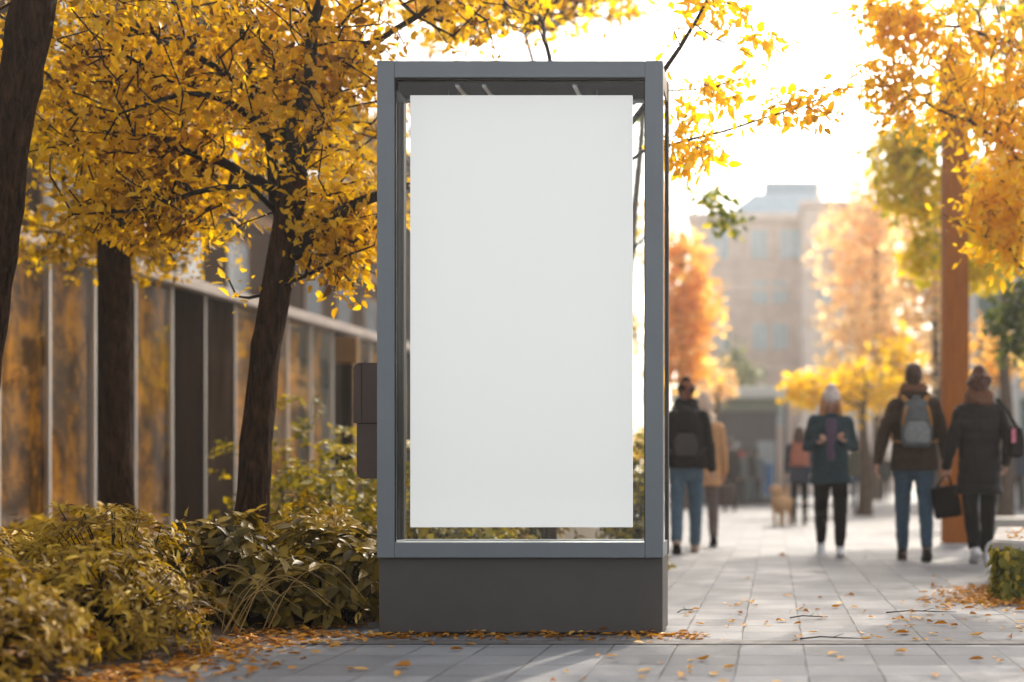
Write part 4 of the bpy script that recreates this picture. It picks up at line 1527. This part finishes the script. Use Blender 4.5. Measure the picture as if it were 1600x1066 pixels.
SKIN = plain('skin', (.46, .26, .19), rough=.55, var=.08, scale=12)
EYE_M = plain('eye_dark', (.02, .015, .012), rough=.2)
LIP_M = plain('lip', (.38, .14, .12), rough=.45)


def V3(a):
    return Vector(a)


def leg_pose(side, fwd, knee, hipz=.90, hw=.088, th=.42, sh=.42, toe=0.0):
    """fwd: thigh angle forward (+y), knee: bend in degrees"""
    a = math.radians(fwd); b = math.radians(fwd - knee)
    h = Vector((side * hw, 0, hipz))
    k = h + Vector((side * .008, math.sin(a) * th, -math.cos(a) * th))
    n = k + Vector((-side * .004, math.sin(b) * sh, -math.cos(b) * sh))
    return h, k, n, math.radians(fwd - knee + toe)


def arm_pose(side, fwd, out_, bend, inward=0.0, sw=.168, sz=1.385, ua=.29, fa=.26):
    a, o = math.radians(fwd), math.radians(out_)
    s = Vector((side * sw, -.005, sz))
    d = Vector((side * math.sin(o), math.sin(a) * math.cos(o), -math.cos(a) * math.cos(o)))
    e = s + d * ua
    b = math.radians(fwd + bend)
    i = math.radians(inward)
    d2 = Vector((side * (math.sin(o) * .6 - math.sin(i)), math.sin(b) * math.cos(i), -math.cos(b)))
    d2.normalize()
    return s, e, e + d2 * fa


def hand(mb, wrist, fore, side, curl=.5, sc_=1.0):
    d = fore.normalized()
    # palm faces the thigh: thumb to the front
    side_v = Vector((0, 1, 0)) - d * d.y
    if side_v.length < .2: side_v = Vector((0, 0, 1)) - d * d.z
    side_v.normalize()                       # across the palm, towards the thumb
    pn = d.cross(side_v) * (1 if side < 0 else -1)     # palm normal pointing to the body
    pn.normalize()
    kn = wrist + d * .085 * sc_
    mb.blob([wrist, wrist + d * .04 * sc_, kn], [(.028, .020), (.040, .018), (.042, .014)], 12, ref=side_v)
    for q, (o, L) in enumerate(((.030, .072), (.010, .082), (-.011, .076), (-.031, .060))):
        b = kn + side_v * o * sc_ - d * .01
        L *= sc_
        c = curl * (.85 + .12 * q)
        a1, a2, a3 = c * .7, c * 1.5, c * 2.1
        p1 = b + (d * math.cos(a1) + pn * math.sin(a1)) * L * .45
        p2 = p1 + (d * math.cos(a2) + pn * math.sin(a2)) * L * .32
        p3 = p2 + (d * math.cos(a3) + pn * math.sin(a3)) * L * .25
        mb.blob([b, p1, p2, p3], [.0095, .0088, .008, .007], 8)
    tb = wrist + d * .03 + side_v * .028
    t1 = tb + (d * .6 + side_v * .75 + pn * .25).normalized() * .038
    t2 = t1 + (d * .9 + side_v * .25 + pn * .4).normalized() * .032
    mb.blob([tb, t1, t2], [.013, .011, .009], 8)


def head_shape(mb, c, up, fwd, right, s=1.0):
    """c: centre of the head; skull, jaw, nose, ears, brow"""
    def W(x, y, z): return c + (right * x + fwd * y + up * z) * s
    mb.blob([W(0, -.012, .045), W(0, -.008, .0)], [(.073, .092), (.074, .090)], 16, ref=right)
    mb.blob([W(0, .012, .0), W(0, .022, -.055), W(0, .040, -.095)], [(.066, .07), (.056, .058), (.026, .026)], 14, ref=right)
    mb.blob([W(0, .078, .012), W(0, .093, -.016), W(0, .098, -.030)], [.009, .012, .013], 8)       # nose
    for sd in (-1, 1):
        mb.blob([W(sd * .016, .088, -.034), W(sd * .010, .090, -.033)], [.008, .008], 6)
        mb.blob([W(sd * .076, -.008, .018), W(sd * .078, -.010, -.022)], [(.006, .016), (.006, .011)], 8, ref=right)  # ears
        mb.blob([W(sd * .012, .082, .030), W(sd * .05, .068, .028)], [.008, .007], 6)            # brow
        mb.blob([W(sd * .045, .062, -.02), W(sd * .05, .05, -.03)], [.018, .016], 8)            # cheek
    mb.blob([W(-.022, .077, -.060), W(0, .086, -.058), W(.022, .077, -.060)], [.006, .0075, .006], 8)
    mb.blob([W(-.018, .076, -.071), W(0, .084, -.071), W(.018, .076, -.071)], [.006, .008, .006], 8)


def make_person(label, px, py, height, heading, spec, group=None):
    """px,py: where the feet meet the ground in the photograph; heading 0 = walking away"""
    g = G(px, py)
    s = height / 1.75
    o = thing('person', label, 'person', g, heading, group)
    o.scale = (s, s, s)
    far = spec.get('far', False)
    vx = .016 if far else .0085
    vb = .012 if far else .0062
    legs = [leg_pose(-1, *spec['legs'][0]), leg_pose(1, *spec['legs'][1])]
    low = min(min(l[2].z for l in legs), 2) - .085
    dz = -low
    up = Vector((0, 0, 1))
    lean = spec.get('lean', 0.0)

    def L(p):  # lean of the upper body about the hips, then drop to the ground
        p = Vector(p)
        h = max(0.0, p.z - .92)
        return Vector((p.x, p.y + h * math.tan(lean), p.z + dz))

    def D(p): return Vector((p.x, p.y, p.z + dz))
    arms = [tuple(L(q) for q in arm_pose(-1, *spec['arms'][0])), tuple(L(q) for q in arm_pose(1, *spec['arms'][1]))]
    nod, turn = spec.get('nod', 0.0), spec.get('turn', 0.0)
    hc0 = L((0, .012, 1.535))
    fwd = Vector((-math.sin(turn) * math.cos(nod), math.cos(turn) * math.cos(nod), -math.sin(nod))).normalized()
    right = Vector((math.cos(turn), math.sin(turn), 0))
    hup = right.cross(fwd).normalized()
    hc = hc0 + hup * .105 + fwd * .022
    # ---- body, one continuous surface
    b = MB()
    tor = [((0, 0, .84), (.150, .105)), ((0, 0, .94), (.160, .112)), ((0, .005, 1.06), (.138, .098)), ((0, .008, 1.2), (.152, .108)),
           ((0, .0, 1.32), (.168, .108)), ((0, -.005, 1.40), (.150, .090)), ((0, -.006, 1.45), (.085, .068)), ((0, .004, 1.50), (.054, .056)), ((0, .012, 1.56), (.052, .054))]
    b.blob([L(p) for p, r in tor], [r for p, r in tor], 16, ref=(1, 0, 0))
    head_shape(b, hc, hup, fwd, right)
    for (S, E, Wr), sd in zip(arms, (-1, 1)):
        b.blob([S, S.lerp(E, .5), E, E.lerp(Wr, .35), Wr], [.052, .046, .039, .037, .026], 12)
        hand(b, Wr, Wr - E, sd, spec.get('curl', .55))
    for (h, k, n, fa), sd in zip(legs, (-1, 1)):
        h, k, n = D(h), D(k), D(n)
        b.blob([h, h.lerp(k, .5), k, k.lerp(n, .35), n], [.082, .070, .052, .055, .036], 12)
        fd = Vector((0, math.cos(fa), math.sin(fa))); dn = Vector((0, math.sin(fa), -math.cos(fa)))
        b.blob([n - fd * .04 + dn * .045, n + fd * .06 + dn * .05, n + fd * .14 + dn * .06], [(.034, .034), (.042, .03), (.038, .02)], 10, ref=(1, 0, 0))
    bm_ = remesh(b, 'body', vb, 2)
    body = link_mesh('body', bm_, [SKIN, EYE_M, LIP_M], o, smooth=True)
    eyes = [hc + right * (sd * .031) + fwd * .080 + hup * .012 for sd in (-1, 1)]
    lip = hc + fwd * .09 - hup * .065
    for p in bm_.polygons:
        c = p.center
        if min((c - e).length for e in eyes) < .013: p.material_index = 1
        elif (c - lip).length < .022 and abs((c - lip).dot(hup)) < .011: p.material_index = 2
    # ---- trousers
    t = MB()
    t.blob([D(V3((0, 0, .82))), D(V3((0, 0, .90))), D(V3((0, .004, 1.0)))], [(.150, .118), (.172, .128), (.158, .115)], 16, ref=(1, 0, 0))
    tr = spec.get('leg_r', (.098, .082, .068, .066, .054))
    for (h, k, n, fa) in legs:
        h, k, n = D(h), D(k), D(n)
        t.blob([h, h.lerp(k, .5), k, k.lerp(n, .4), k.lerp(n, .93)], list(tr), 14)
    tm_ = remesh(t, 'trousers', vx, 2)
    folds(tm_, .010, 7, 11, 3.1)
    link_mesh('trousers', tm_, spec['trousers'], o, smooth=True)
    # ---- shoes / boots
    for (h, k, n, fa), sd in zip(legs, (-1, 1)):
        k, n = D(k), D(n)
        f = MB()
        fd = Vector((0, math.cos(fa), math.sin(fa))); dn = Vector((0, math.sin(fa), -math.cos(fa)))
        hb = spec.get('boot_h', .05)
        dv = (k - n).normalized()
        f.blob([n + dv * hb, n + dv * hb * .4, n + dn * .03], [.050 if hb > .1 else .045, .047, .046], 12)
        f.blob([n - fd * .045 + dn * .050, n + fd * .03 + dn * .045, n + fd * .10 + dn * .052, n + fd * .165 + dn * .062], [(.040, .036), (.045, .040), (.047, .032), (.036, .020)], 12, ref=(1, 0, 0))
        fm = remesh(f, 'shoe', .008 if not far else .014, 2)
        sh_ = link_mesh('boot' if hb > .1 else 'shoe', fm, spec['shoes'], o, smooth=True)
        if not far:
            so_ = MB()
            sl = [n - fd * .09 + dn * .079, n - fd * .03 + dn * .079, n + fd * .09 + dn * .079, n + fd * .19 + dn * .077]
            so_.tube(sl, [(.030, .008), (.044, .009), (.050, .008), (.026, .006)], 12, ref=(1, 0, 0))
            so_.build('sole', spec.get('sole', M['gasket']), sh_, smooth=True)
    # ---- coat
    hem = spec.get('hem', .82)
    wd = spec.get('wide', 1.0)
    c = MB()
    rings = [((0, -.002, hem), (.205 * wd + spec.get('flare', 0), .165 * wd)), ((0, 0, hem + .1), (.200 * wd, .160 * wd)), ((0, .004, 1.04), (.182 * wd, .145 * wd)), ((0, .006, 1.18), (.188 * wd, .150 * wd)),
             ((0, 0, 1.31), (.198 * wd, .145 * wd)), ((0, -.008, 1.395), (.198 * wd, .120)), ((0, -.010, 1.45), (.150, .098)), ((0, -.004, 1.49), (.082, .082))]
    c.tube([L(p) for p, r in rings], [r for p, r in rings], 20, ref=(1, 0, 0))
    ar_ = spec.get('sleeve', (.078, .070, .062, .056, .048))
    for (S, E, Wr) in arms:
        c.blob([S + Vector((0, 0, .004)), S.lerp(E, .45), E, E.lerp(Wr, .45), E.lerp(Wr, .96)], list(ar_), 14)
    cm = remesh(c, 'coat', vx, 3)
    folds(cm, spec.get('fold', .011), 5.5, 8, 1.7, spec.get('quilt', 0), spec.get('qp', .11))
    coat = link_mesh('coat', cm, [spec['coat'], spec.get('inner', spec['coat'])], o, smooth=True)
    if 'inner' in spec:      # open front: an inner layer shows as a strip
        inn = MB()
        pts = [L((0, .128 * wd, z)) for z in (.98, 1.08, 1.2, 1.32, 1.42)]
        inn.tube(pts, [(.05, .034), (.055, .036), (.06, .036), (.062, .034), (.055, .04)], 14, ref=(1, 0, 0))
        im = remesh(inn, 'inner_top', .012, 2)
        folds(im, .008, 10, 6, 9)
        link_mesh('shirt', im, spec['inner'], o, smooth=True)
    if spec.get('hood'):
        hd = MB()
        hd.blob([L((-.105, -.075, 1.475)), L((0, -.135, 1.455)), L((.105, -.075, 1.475))], [.045, .058, .045], 12)
        hm = remesh(hd, 'hood', .012, 3)
        folds(hm, .012, 9, 9, 4)
        link_mesh('hood', hm, spec['coat'], coat if False else o, smooth=True)
    if 'scarf' in spec:
        sf = MB()
        R = spec.get('scarf_r', .098)
        for kz, (z, rr, tt) in enumerate(((1.475, R, .036), (1.52, R * .94, .036), (1.555, R * .82, .030))):
            pts = []
            for q in range(19):
                a = 2 * PI * q / 18 + kz * 1.1
                pts.append(L((math.cos(a) * rr, math.sin(a) * rr * .95 + .004, z + .012 * math.sin(a * 2 + kz))))
            sf.tube(pts, [tt] * 19, 10, cap=False)
        sm = remesh(sf, 'scarf', .011, 2)
        folds(sm, .016, 11, 16, 2)
        link_mesh('scarf', sm, spec['scarf'], o, smooth=True)
    # ---- hair
    def W(x, y, z): return hc + right * x + fwd * y + hup * z
    hr = MB()
    hair = spec['hair']
    if hair == 'short':
        hr.blob([W(0, -.022, .062), W(0, -.026, .0), W(0, -.03, -.03)], [(.079, .094), (.080, .088), (.068, .066)], 16, ref=right)
        hr.blob([W(0, .02, .092), W(0, .055, .08)], [(.062, .03), (.05, .02)], 10, ref=right)
    elif hair == 'long':
        hr.blob([W(0, -.020, .060), W(0, -.028, .0)], [(.083, .098), (.086, .094)], 16, ref=right)
        for sd in (-1, 1):
            hr.blob([W(sd * .062, .0, .05), W(sd * .082, .0, -.05), W(sd * .085, .018, -.14), W(sd * .075, .05, -.24), W(sd * .07, .065, -.31)], [(.03, .05), (.034, .055), (.04, .045), (.036, .03), (.014, .012)], 12, ref=right)
        hr.blob([W(0, -.06, .02), W(0, -.07, -.09), W(0, -.065, -.19)], [(.078, .05), (.09, .045), (.07, .03)], 14, ref=right)
    elif hair == 'messy':
        hr.blob([W(0, -.022, .056), W(0, -.032, .0), W(0, -.045, -.05)], [(.098, .108), (.102, .102), (.088, .07)], 16, ref=right)
        hr.blob([W(.01, -.05, .115), W(.0, -.06, .135)], [.06, .052], 12)
        for q in range(16):
            a = q * 2.4
            hr.blob([W(math.cos(a) * .06, -.04 + math.sin(a) * .05, .06), W(math.cos(a) * .105, -.05 + math.sin(a) * .085, .045 - .05 * ((q * 7) % 5) / 4)], [.03, .018], 8)
    if hr.n:
        hm = remesh(hr, 'hair', .010 if not far else .016, 2)
        folds(hm, .010 if hair != 'messy' else .022, 22, 14, 5)
        link_mesh('hair', hm, spec['hair_m'], o, smooth=True)
    if 'hat' in spec:
        ht = MB()
        ht.blob([W(0, -.012, .030), W(0, -.016, .075), W(0, -.022, .118)], [(.090, .105), (.088, .100), (.058, .062)], 18, ref=right)
        ht.tube([W(0, -.004, .012), W(0, -.008, .055)], [(.095, .110), (.094, .109)], 20, ref=right)
        if spec.get('pompom'):
            ht.blob([W(0, -.03, .165), W(0, -.03, .19)], [.038, .036], 12)
        hm = remesh(ht, 'hat', .009 if not far else .016, 2)
        folds(hm, .006, 24, 30, 2)
        link_mesh('beanie', hm, spec['hat'], o, smooth=True)
    o['_dz'] = dz
    bpy.context.view_layer.update()
    del o['_dz']
    return o, L, arms, s


def place_local(o, ob):
    """put a separate thing where a person carries it"""
    ob.location = o.location
    ob.rotation_euler = o.rotation_euler
    ob.scale = o.scale


def round_bag(mb, c, w, d, h, taper=.8, power=3.2, lean=0.0, n=24):
    zs = [(-.5, .80), (-.42, .94), (-.2, 1.0), (.1, .97), (.32, taper * 1.05), (.45, taper * .88), (.5, taper * .6)]
    mb.tube([Vector(c) + Vector((0, lean * k, k * h)) for k, r in zs], [(w / 2 * r, d / 2 * (r ** .6)) for k, r in zs], n, ref=(1, 0, 0), power=power)


def backpack(o, L, label, body_m, trim_m, w=.28, h=.42, d=.16, z=1.22, y=-.225, pocket=True, strap_m=None, group='backpacks worn by walkers'):
    b = thing('backpack', label, 'backpack', (0, 0, 0), 0, group)
    place_local(o, b)
    c = L((0, y, z))
    mb = MB()
    round_bag(mb, c, w, d, h)
    me = remesh(mb, 'bag_body', .011, 3)
    folds(me, .008, 9, 9, 6)
    link_mesh('bag_body', me, body_m, b, smooth=True)
    if pocket:
        mb = MB()
        round_bag(mb, c + Vector((0, -d * .5, -h * .20)), w * .82, d * .5, h * .46)
        link_mesh('pocket', remesh(mb, 'pocket', .011, 3), trim_m, b, smooth=True)
        mb = MB()
        round_bag(mb, c + Vector((0, -d * .42, h * .22)), w * .56, d * .34, h * .36)
        link_mesh('flap', remesh(mb, 'flap', .011, 3), body_m, b, smooth=True)
    for sd in (-1, 1):
        mb = MB()
        mb.tube([c + Vector((sd * w * .30, d * .3, h * .46)), L((sd * .105, -.12, 1.47)), L((sd * .115, -.02, 1.50)), L((sd * .125, .10, 1.43)), L((sd * .14, .165, 1.28)), L((sd * .185, .10, 1.12)), L((sd * .19, -.06, 1.06)), c + Vector((sd * w * .42, d * .2, -h * .40))],
                [(.028, .008)] * 8, 10)
        mb.build('strap', strap_m or trim_m, b, smooth=True)
        if strap_m:
            mb = MB()
            mb.tube([c + Vector((sd * w * .33, -d * .40, h * .36)), c + Vector((sd * w * .42, -d * .48, h * .12)), c + Vector((sd * w * .45, -d * .47, -h * .06))], [(.012, .006)] * 3, 8)
            mb.build('piping', strap_m, b, smooth=True)
    mb = MB()
    mb.tube([c + Vector((-.035, .02, h * .49)), c + Vector((-.03, .01, h * .56)), c + Vector((.03, .01, h * .56)), c + Vector((.035, .02, h * .49))], [.008] * 4, 8)
    mb.build('carry_loop', trim_m, b, smooth=True)
    return b


def hand_bag(o, at_, label, mat, w=.26, h=.30, d=.09, tilt=.15, loop=.20, name='handbag', group=None):
    b = thing(name, label, 'bag', (0, 0, 0), 0, group)
    place_local(o, b)
    at_ = Vector(at_)
    mb = MB()
    mb.box(-w / 2, w / 2, -d / 2, d / 2, -h / 2, h / 2, .018)
    R_ = Matrix.Rotation(tilt, 3, 'Y')
    cc = at_ + Vector((0, 0, -loop - h / 2))
    mb.v = [tuple(cc + R_ @ Vector(v)) for v in mb.v]
    me = remesh(mb, 'bag_body', .012, 3)
    folds(me, .012, 7, 7, 3)
    link_mesh('bag_body', me, mat, b, smooth=True)
    for y in (-d * .4, d * .4):
        mb = MB()
        mb.tube([cc + R_ @ Vector((-w * .28, y, h * .48)), at_ + Vector((-.03, y * .3, -.02)), at_ + Vector((.0, y * .3, .004)), at_ + Vector((.03, y * .3, -.02)), cc + R_ @ Vector((w * .28, y, h * .48))], [.007] * 5, 8)
        mb.build('handle', mat, b, smooth=True)
    return b


F = dict(
    brown=fabric('brown_wool', (.040, .024, .017)), jeans=fabric('blue_denim', (.040, .075, .115)), jeans2=fabric('light_denim', (.075, .12, .165)),
    black=fabric('black_cloth', (.009, .009, .010)), blackpuff=plain('black_nylon', (.009, .009, .010), spec=.12, rough=.6, var=.2, scale=20, bump=.1), scarf=fabric('brown_knit', (.14, .065, .040)),
    teal=fabric('dark_teal_cloth', (.022, .045, .058)), purple=fabric('purple_knit', (.10, .07, .12)), white=fabric('white_leather', (.62, .62, .64), var=.06),
    boots=plain('dark_leather', (.028, .022, .019), rough=.5, var=.2), grey=fabric('grey_canvas', (.10, .115, .125)), slate=fabric('pale_slate_canvas', (.19, .21, .225)),
    tanstrap=fabric('tan_strap', (.33, .16, .05)), hairbrown=plain('brown_hair', (.055, .028, .018), rough=.5, var=.5, scale=50, stretch=(1, 1, .2)), auburn=plain('auburn_hair', (.085, .034, .024), rough=.5, var=.5, scale=40),
    blond=plain('blond_hair', (.52, .25, .10), rough=.45, var=.4, scale=50, stretch=(1, 1, .2)), palehat=fabric('pale_grey_knit', (.55, .48, .47)), rustpack=fabric('rust_pink_canvas', (.36, .13, .085)),
    tan=fabric('tan_wool', (.46, .25, .12)), cream=fabric('cream_knit', (.60, .46, .36)), greytr=fabric('grey_brown_cloth', (.13, .10, .095)), redhair=plain('rust_scarf', (.20, .06, .03), rough=.8, var=.3, scale=30),
    pink=fabric('pink_print', (.65, .20, .28)), navy=fabric('navy_cloth', (.025, .035, .06)), sand=plain('sand_shoes', (.34, .24, .18), rough=.6), bluebag=fabric('bright_blue_cloth', (.04, .22, .45)),
    olivec=fabric('olive_cloth', (.07, .07, .05)), bluegrey=fabric('blue_grey_cloth', (.11, .15, .18)))

# 1 man in the brown coat
o, L, ar_, s = make_person('man in a dark brown coat and jeans walking away, wearing a grey backpack', 1428, 876, 1.80, 0.0, dict(
    legs=[(12, 7, .90), (-9, 16, .90)], arms=[(-16, 22, 14), (6, 20, 8)], hem=.80, wide=1.08, coat=F['brown'], trousers=F['jeans'], shoes=F['boots'], boot_h=.20,
    leg_r=(.102, .088, .070, .064, .052), hair='short', hair_m=F['hairbrown'], scarf=F['scarf'], scarf_r=.102, hood=True, lean=.02, fold=.014, turn=-.1))
backpack(o, L, 'grey backpack with tan edges on the back of the man in brown', F['grey'], F['slate'], strap_m=F['tanstrap'])
# 2 woman in the long black coat
o, L, ar_, s = make_person('woman in a long black quilted coat with tousled auburn hair walking away', 1530, 878, 1.72, 0.05, dict(
    legs=[(-9, 20, .90), (12, 7, .90)], arms=[(6, 16, 12), (-4, 22, 40, 12)], hem=.62, wide=1.04, flare=.012, coat=F['blackpuff'], trousers=F['black'], shoes=F['white'], boot_h=.04,
    leg_r=(.102, .088, .074, .070, .058), hair='messy', hair_m=F['auburn'], scarf=F['scarf'], scarf_r=.112, fold=.012, quilt=.009, qp=.12, nod=.25, turn=-.25, sole=F['white']))
hand_bag(o, ar_[0][2] + Vector((.0, .0, -.07)), 'soft black shopping bag hanging from the hand between the couple', F['black'], w=.25, h=.30, tilt=-.16, loop=.10)
bg2 = thing('shoulder_bag', 'black shoulder bag with a pink stripe under the arm of the woman in black', 'bag', (0, 0, 0))
place_local(o, bg2)
mb = MB(); round_bag(mb, L((.315, -.06, 1.10)), .17, .26, .28, taper=.8)
me = remesh(mb, 'bag_body', .012, 3); folds(me, .008, 9, 9, 2)
link_mesh('bag_body', me, F['black'], bg2, smooth=True)
mb = MB(); mb.box(.262, .30, -.205, -.19, 1.09, 1.22, .006); mb.v = [tuple(L(v)) for v in mb.v]
mb.build('stripe', F['pink'], bg2)
mb = MB(); mb.tube([L((.33, -.15, 1.22)), L((.25, -.10, 1.38)), L((.165, -.03, 1.505)), L((.24, .07, 1.38)), L((.33, .03, 1.22))], [(.016, .006)] * 5, 8)
mb.build('strap', F['black'], bg2, smooth=True)
# 3 woman facing the camera
o, L, ar_, s = make_person('blond woman in a pale beanie and dark teal coat walking toward the camera', 1298, 868, 1.66, PI, dict(
    legs=[(15, 10, .90), (-8, 22, .90)], arms=[(-12, 14, 118, 34), (-12, 14, 114, 34)], hem=.74, wide=1.0, flare=.025, coat=F['teal'], inner=F['purple'], trousers=F['black'], shoes=F['white'], boot_h=.045,
    leg_r=(.105, .090, .076, .070, .052), hair='long', hair_m=F['blond'], hat=F['palehat'], nod=.5, curl=.9, sole=F['white'], fold=.012))
# 4 man at the left with the black backpack
o, L, ar_, s = make_person('man in a black jacket, black beanie and jeans walking away beside the display case', 1072, 864, 1.74, .05, dict(
    legs=[(-10, 18, .90), (13, 8, .90)], arms=[(2, 12, 10), (0, 13, 12)], hem=.86, wide=1.05, coat=F['black'], trousers=F['jeans2'], shoes=F['sand'], boot_h=.05,
    leg_r=(.100, .086, .072, .068, .060), hair='short', hair_m=F['redhair'], hat=F['black'], scarf=F['black'], hood=True, turn=.15))
backpack(o, L, 'black backpack worn by the man beside the display case', F['black'], fabric('charcoal_canvas', (.055, .05, .05)), w=.30, h=.50, z=1.2)
# 5 person in tan behind him
o, L, ar_, s = make_person('person in a tan coat and cream shawl just behind the man in the black beanie', 1101, 853, 1.66, .1, dict(
    legs=[(12, 8, .90), (-9, 18, .90)], arms=[(2, 9, 10), (4, 10, 20)], hem=.70, wide=1.0, coat=F['tan'], trousers=F['greytr'], shoes=F['boots'], boot_h=.18,
    hair='messy', hair_m=F['cream'], scarf=F['cream'], scarf_r=.11))
hand_bag(o, ar_[1][2] + Vector((0, 0, -.06)), 'grey brown bag hanging beside the person in tan', F['greytr'], w=.24, h=.26, tilt=.1, loop=.08)
# 6 woman with the rust backpack
o, L, ar_, s = make_person('woman in navy with a rust pink backpack walking away beyond the blond woman', 1249, 820, 1.62, .0, dict(
    legs=[(10, 8, .90), (-8, 15, .90)], arms=[(6, 12, 40, 6), (6, 12, 40, 6)], hem=.74, coat=F['navy'], trousers=F['black'], shoes=F['boots'], boot_h=.12, hair='long', hair_m=F['hairbrown'], far=True, leg_r=(.092, .078, .062, .056, .046)))
backpack(o, L, 'rust pink backpack on the woman beyond the blond woman', F['rustpack'], F['rustpack'], w=.34, h=.40, z=1.24, y=-.22)
# 7.. distant walkers
FARS = [
    ('distant person in a long black coat left of the grey shop', 1140, 799, 1.70, .3, dict(coat=F['black'], trousers=F['black'], shoes=F['boots'], hem=.5, hair='short', hair_m=F['hairbrown'])),
    ('distant person in a black jacket looking into the shop window', 1168, 789, 1.70, .0, dict(coat=F['black'], trousers=F['bluegrey'], shoes=F['boots'], hair='short', hair_m=F['hairbrown'])),
    ('distant person in blue grey beside the shop door', 1182, 788, 1.66, .2, dict(coat=F['bluegrey'], trousers=F['navy'], shoes=F['boots'], hair='short', hair_m=F['auburn'])),
    ('person in an olive grey coat half hidden behind the blond woman', 1340, 797, 1.72, PI, dict(coat=F['olivec'], trousers=F['jeans'], shoes=F['boots'], hair='short', hair_m=F['hairbrown'])),
    ('distant person in navy with a blue scarf at the right edge of the picture', 1588, 799, 1.72, .2, dict(coat=F['navy'], trousers=F['black'], shoes=F['boots'], hair='short', hair_m=F['hairbrown'], scarf=F['bluebag'])),
    ('far walker in dark clothes left of the man in brown', 1384, 783, 1.70, .0, dict(coat=F['black'], trousers=F['black'], shoes=F['boots'], hair='short', hair_m=F['hairbrown'])),
    ('distant person in a red scarf and grey coat in front of the shop', 1155, 791, 1.68, .4, dict(coat=F['grey'], trousers=F['black'], shoes=F['boots'], hair='short', hair_m=F['hairbrown'], scarf=fabric('red_scarf', (.5, .04, .03)))),
    ('distant person in a pale jacket right of the shop', 1208, 785, 1.70, PI, dict(coat=F['cream'], trousers=F['jeans'], shoes=F['boots'], hair='short', hair_m=F['hairbrown'])),
    ('far walker in tan seen between the couple', 1462, 785, 1.68, .0, dict(coat=F['tan'], trousers=F['navy'], shoes=F['boots'], hair='short', hair_m=F['hairbrown'])),
]
for i, (lb, px, py, hgt, hd, sp_) in enumerate(FARS):
    sp_ = dict(sp_)
    sp_.update(far=True, legs=[(6 - i, 6, .90), (-6 + i, 9, .90)], arms=[(6, 10, 14), (-6, 10, 14)])
    sp_.setdefault('boot_h', .12)
    make_person(lb, px, py, hgt, hd, sp_, 'distant walkers')


# ------------------------------------------------------------------ the dog
def dog(px, py, heading):
    g = G(px, py)
    o = thing('dog', 'shaggy sandy coloured dog standing on the path left of the woman with the rust backpack', 'dog', g, heading)
    mb = MB()
    # trunk along +y (head end): deep chest, narrow loin
    mb.blob([(0, -.26, .40), (0, -.12, .39), (0, .06, .385), (0, .20, .39), (0, .27, .42)], [(.095, .10), (.10, .105), (.115, .135), (.115, .14), (.09, .10)], 14, ref=(1, 0, 0))
    mb.blob([(0, .24, .44), (0, .31, .53), (0, .345, .585)], [.085, .075, .07], 12)
    mb.blob([(0, .33, .60), (0, .40, .605)], [(.078, .075), (.07, .065)], 12, ref=(1, 0, 0))
    mb.blob([(0, .42, .585), (0, .49, .575), (0, .52, .572)], [(.042, .038), (.036, .03), (.03, .026)], 10, ref=(1, 0, 0))
    for sd in (-1, 1):
        mb.blob([(sd * .070, .33, .645), (sd * .098, .335, .61), (sd * .10, .34, .55)], [(.016, .03), (.016, .036), (.012, .026)], 8, ref=(0, 1, 0))
        mb.blob([(sd * .075, .20, .36), (sd * .075, .175, .25), (sd * .072, .185, .13), (sd * .072, .185, .045)], [.055, .038, .028, .026], 10)
        mb.blob([(sd * .072, .185, .025), (sd * .072, .225, .022)], [(.032, .022), (.030, .018)], 8, ref=(1, 0, 0))
        mb.blob([(sd * .075, -.20, .40), (sd * .085, -.13, .27), (sd * .078, -.25, .16), (sd * .075, -.24, .045)], [.075, .05, .028, .026], 10)
        mb.blob([(sd * .075, -.24, .025), (sd * .075, -.195, .022)], [(.032, .022), (.030, .018)], 8, ref=(1, 0, 0))
    mb.blob([(0, -.30, .43), (0, -.38, .50), (0, -.40, .60), (0, -.36, .67)], [.035, .036, .032, .016], 8)
    me = remesh(mb, 'body', .010, 2)
    folds(me, .02, 26, 22, 3)
    link_mesh('body', me, plain('sandy_fur', (.50, .30, .16), rough=.9, var=.35, scale=14, bump=.8, bscale=70), o, smooth=True)
    for sd in (-1, 1):
        MB().blob([(sd * .03, .455, .622), (sd * .03, .46, .622)], [.010, .009], 8).build('eye', EYE_M, o, smooth=True)
    MB().blob([(0, .535, .583), (0, .545, .582)], [.016, .014], 8).build('nose', EYE_M, o, smooth=True)
    return o


dog(1221, 821, PI - .25)
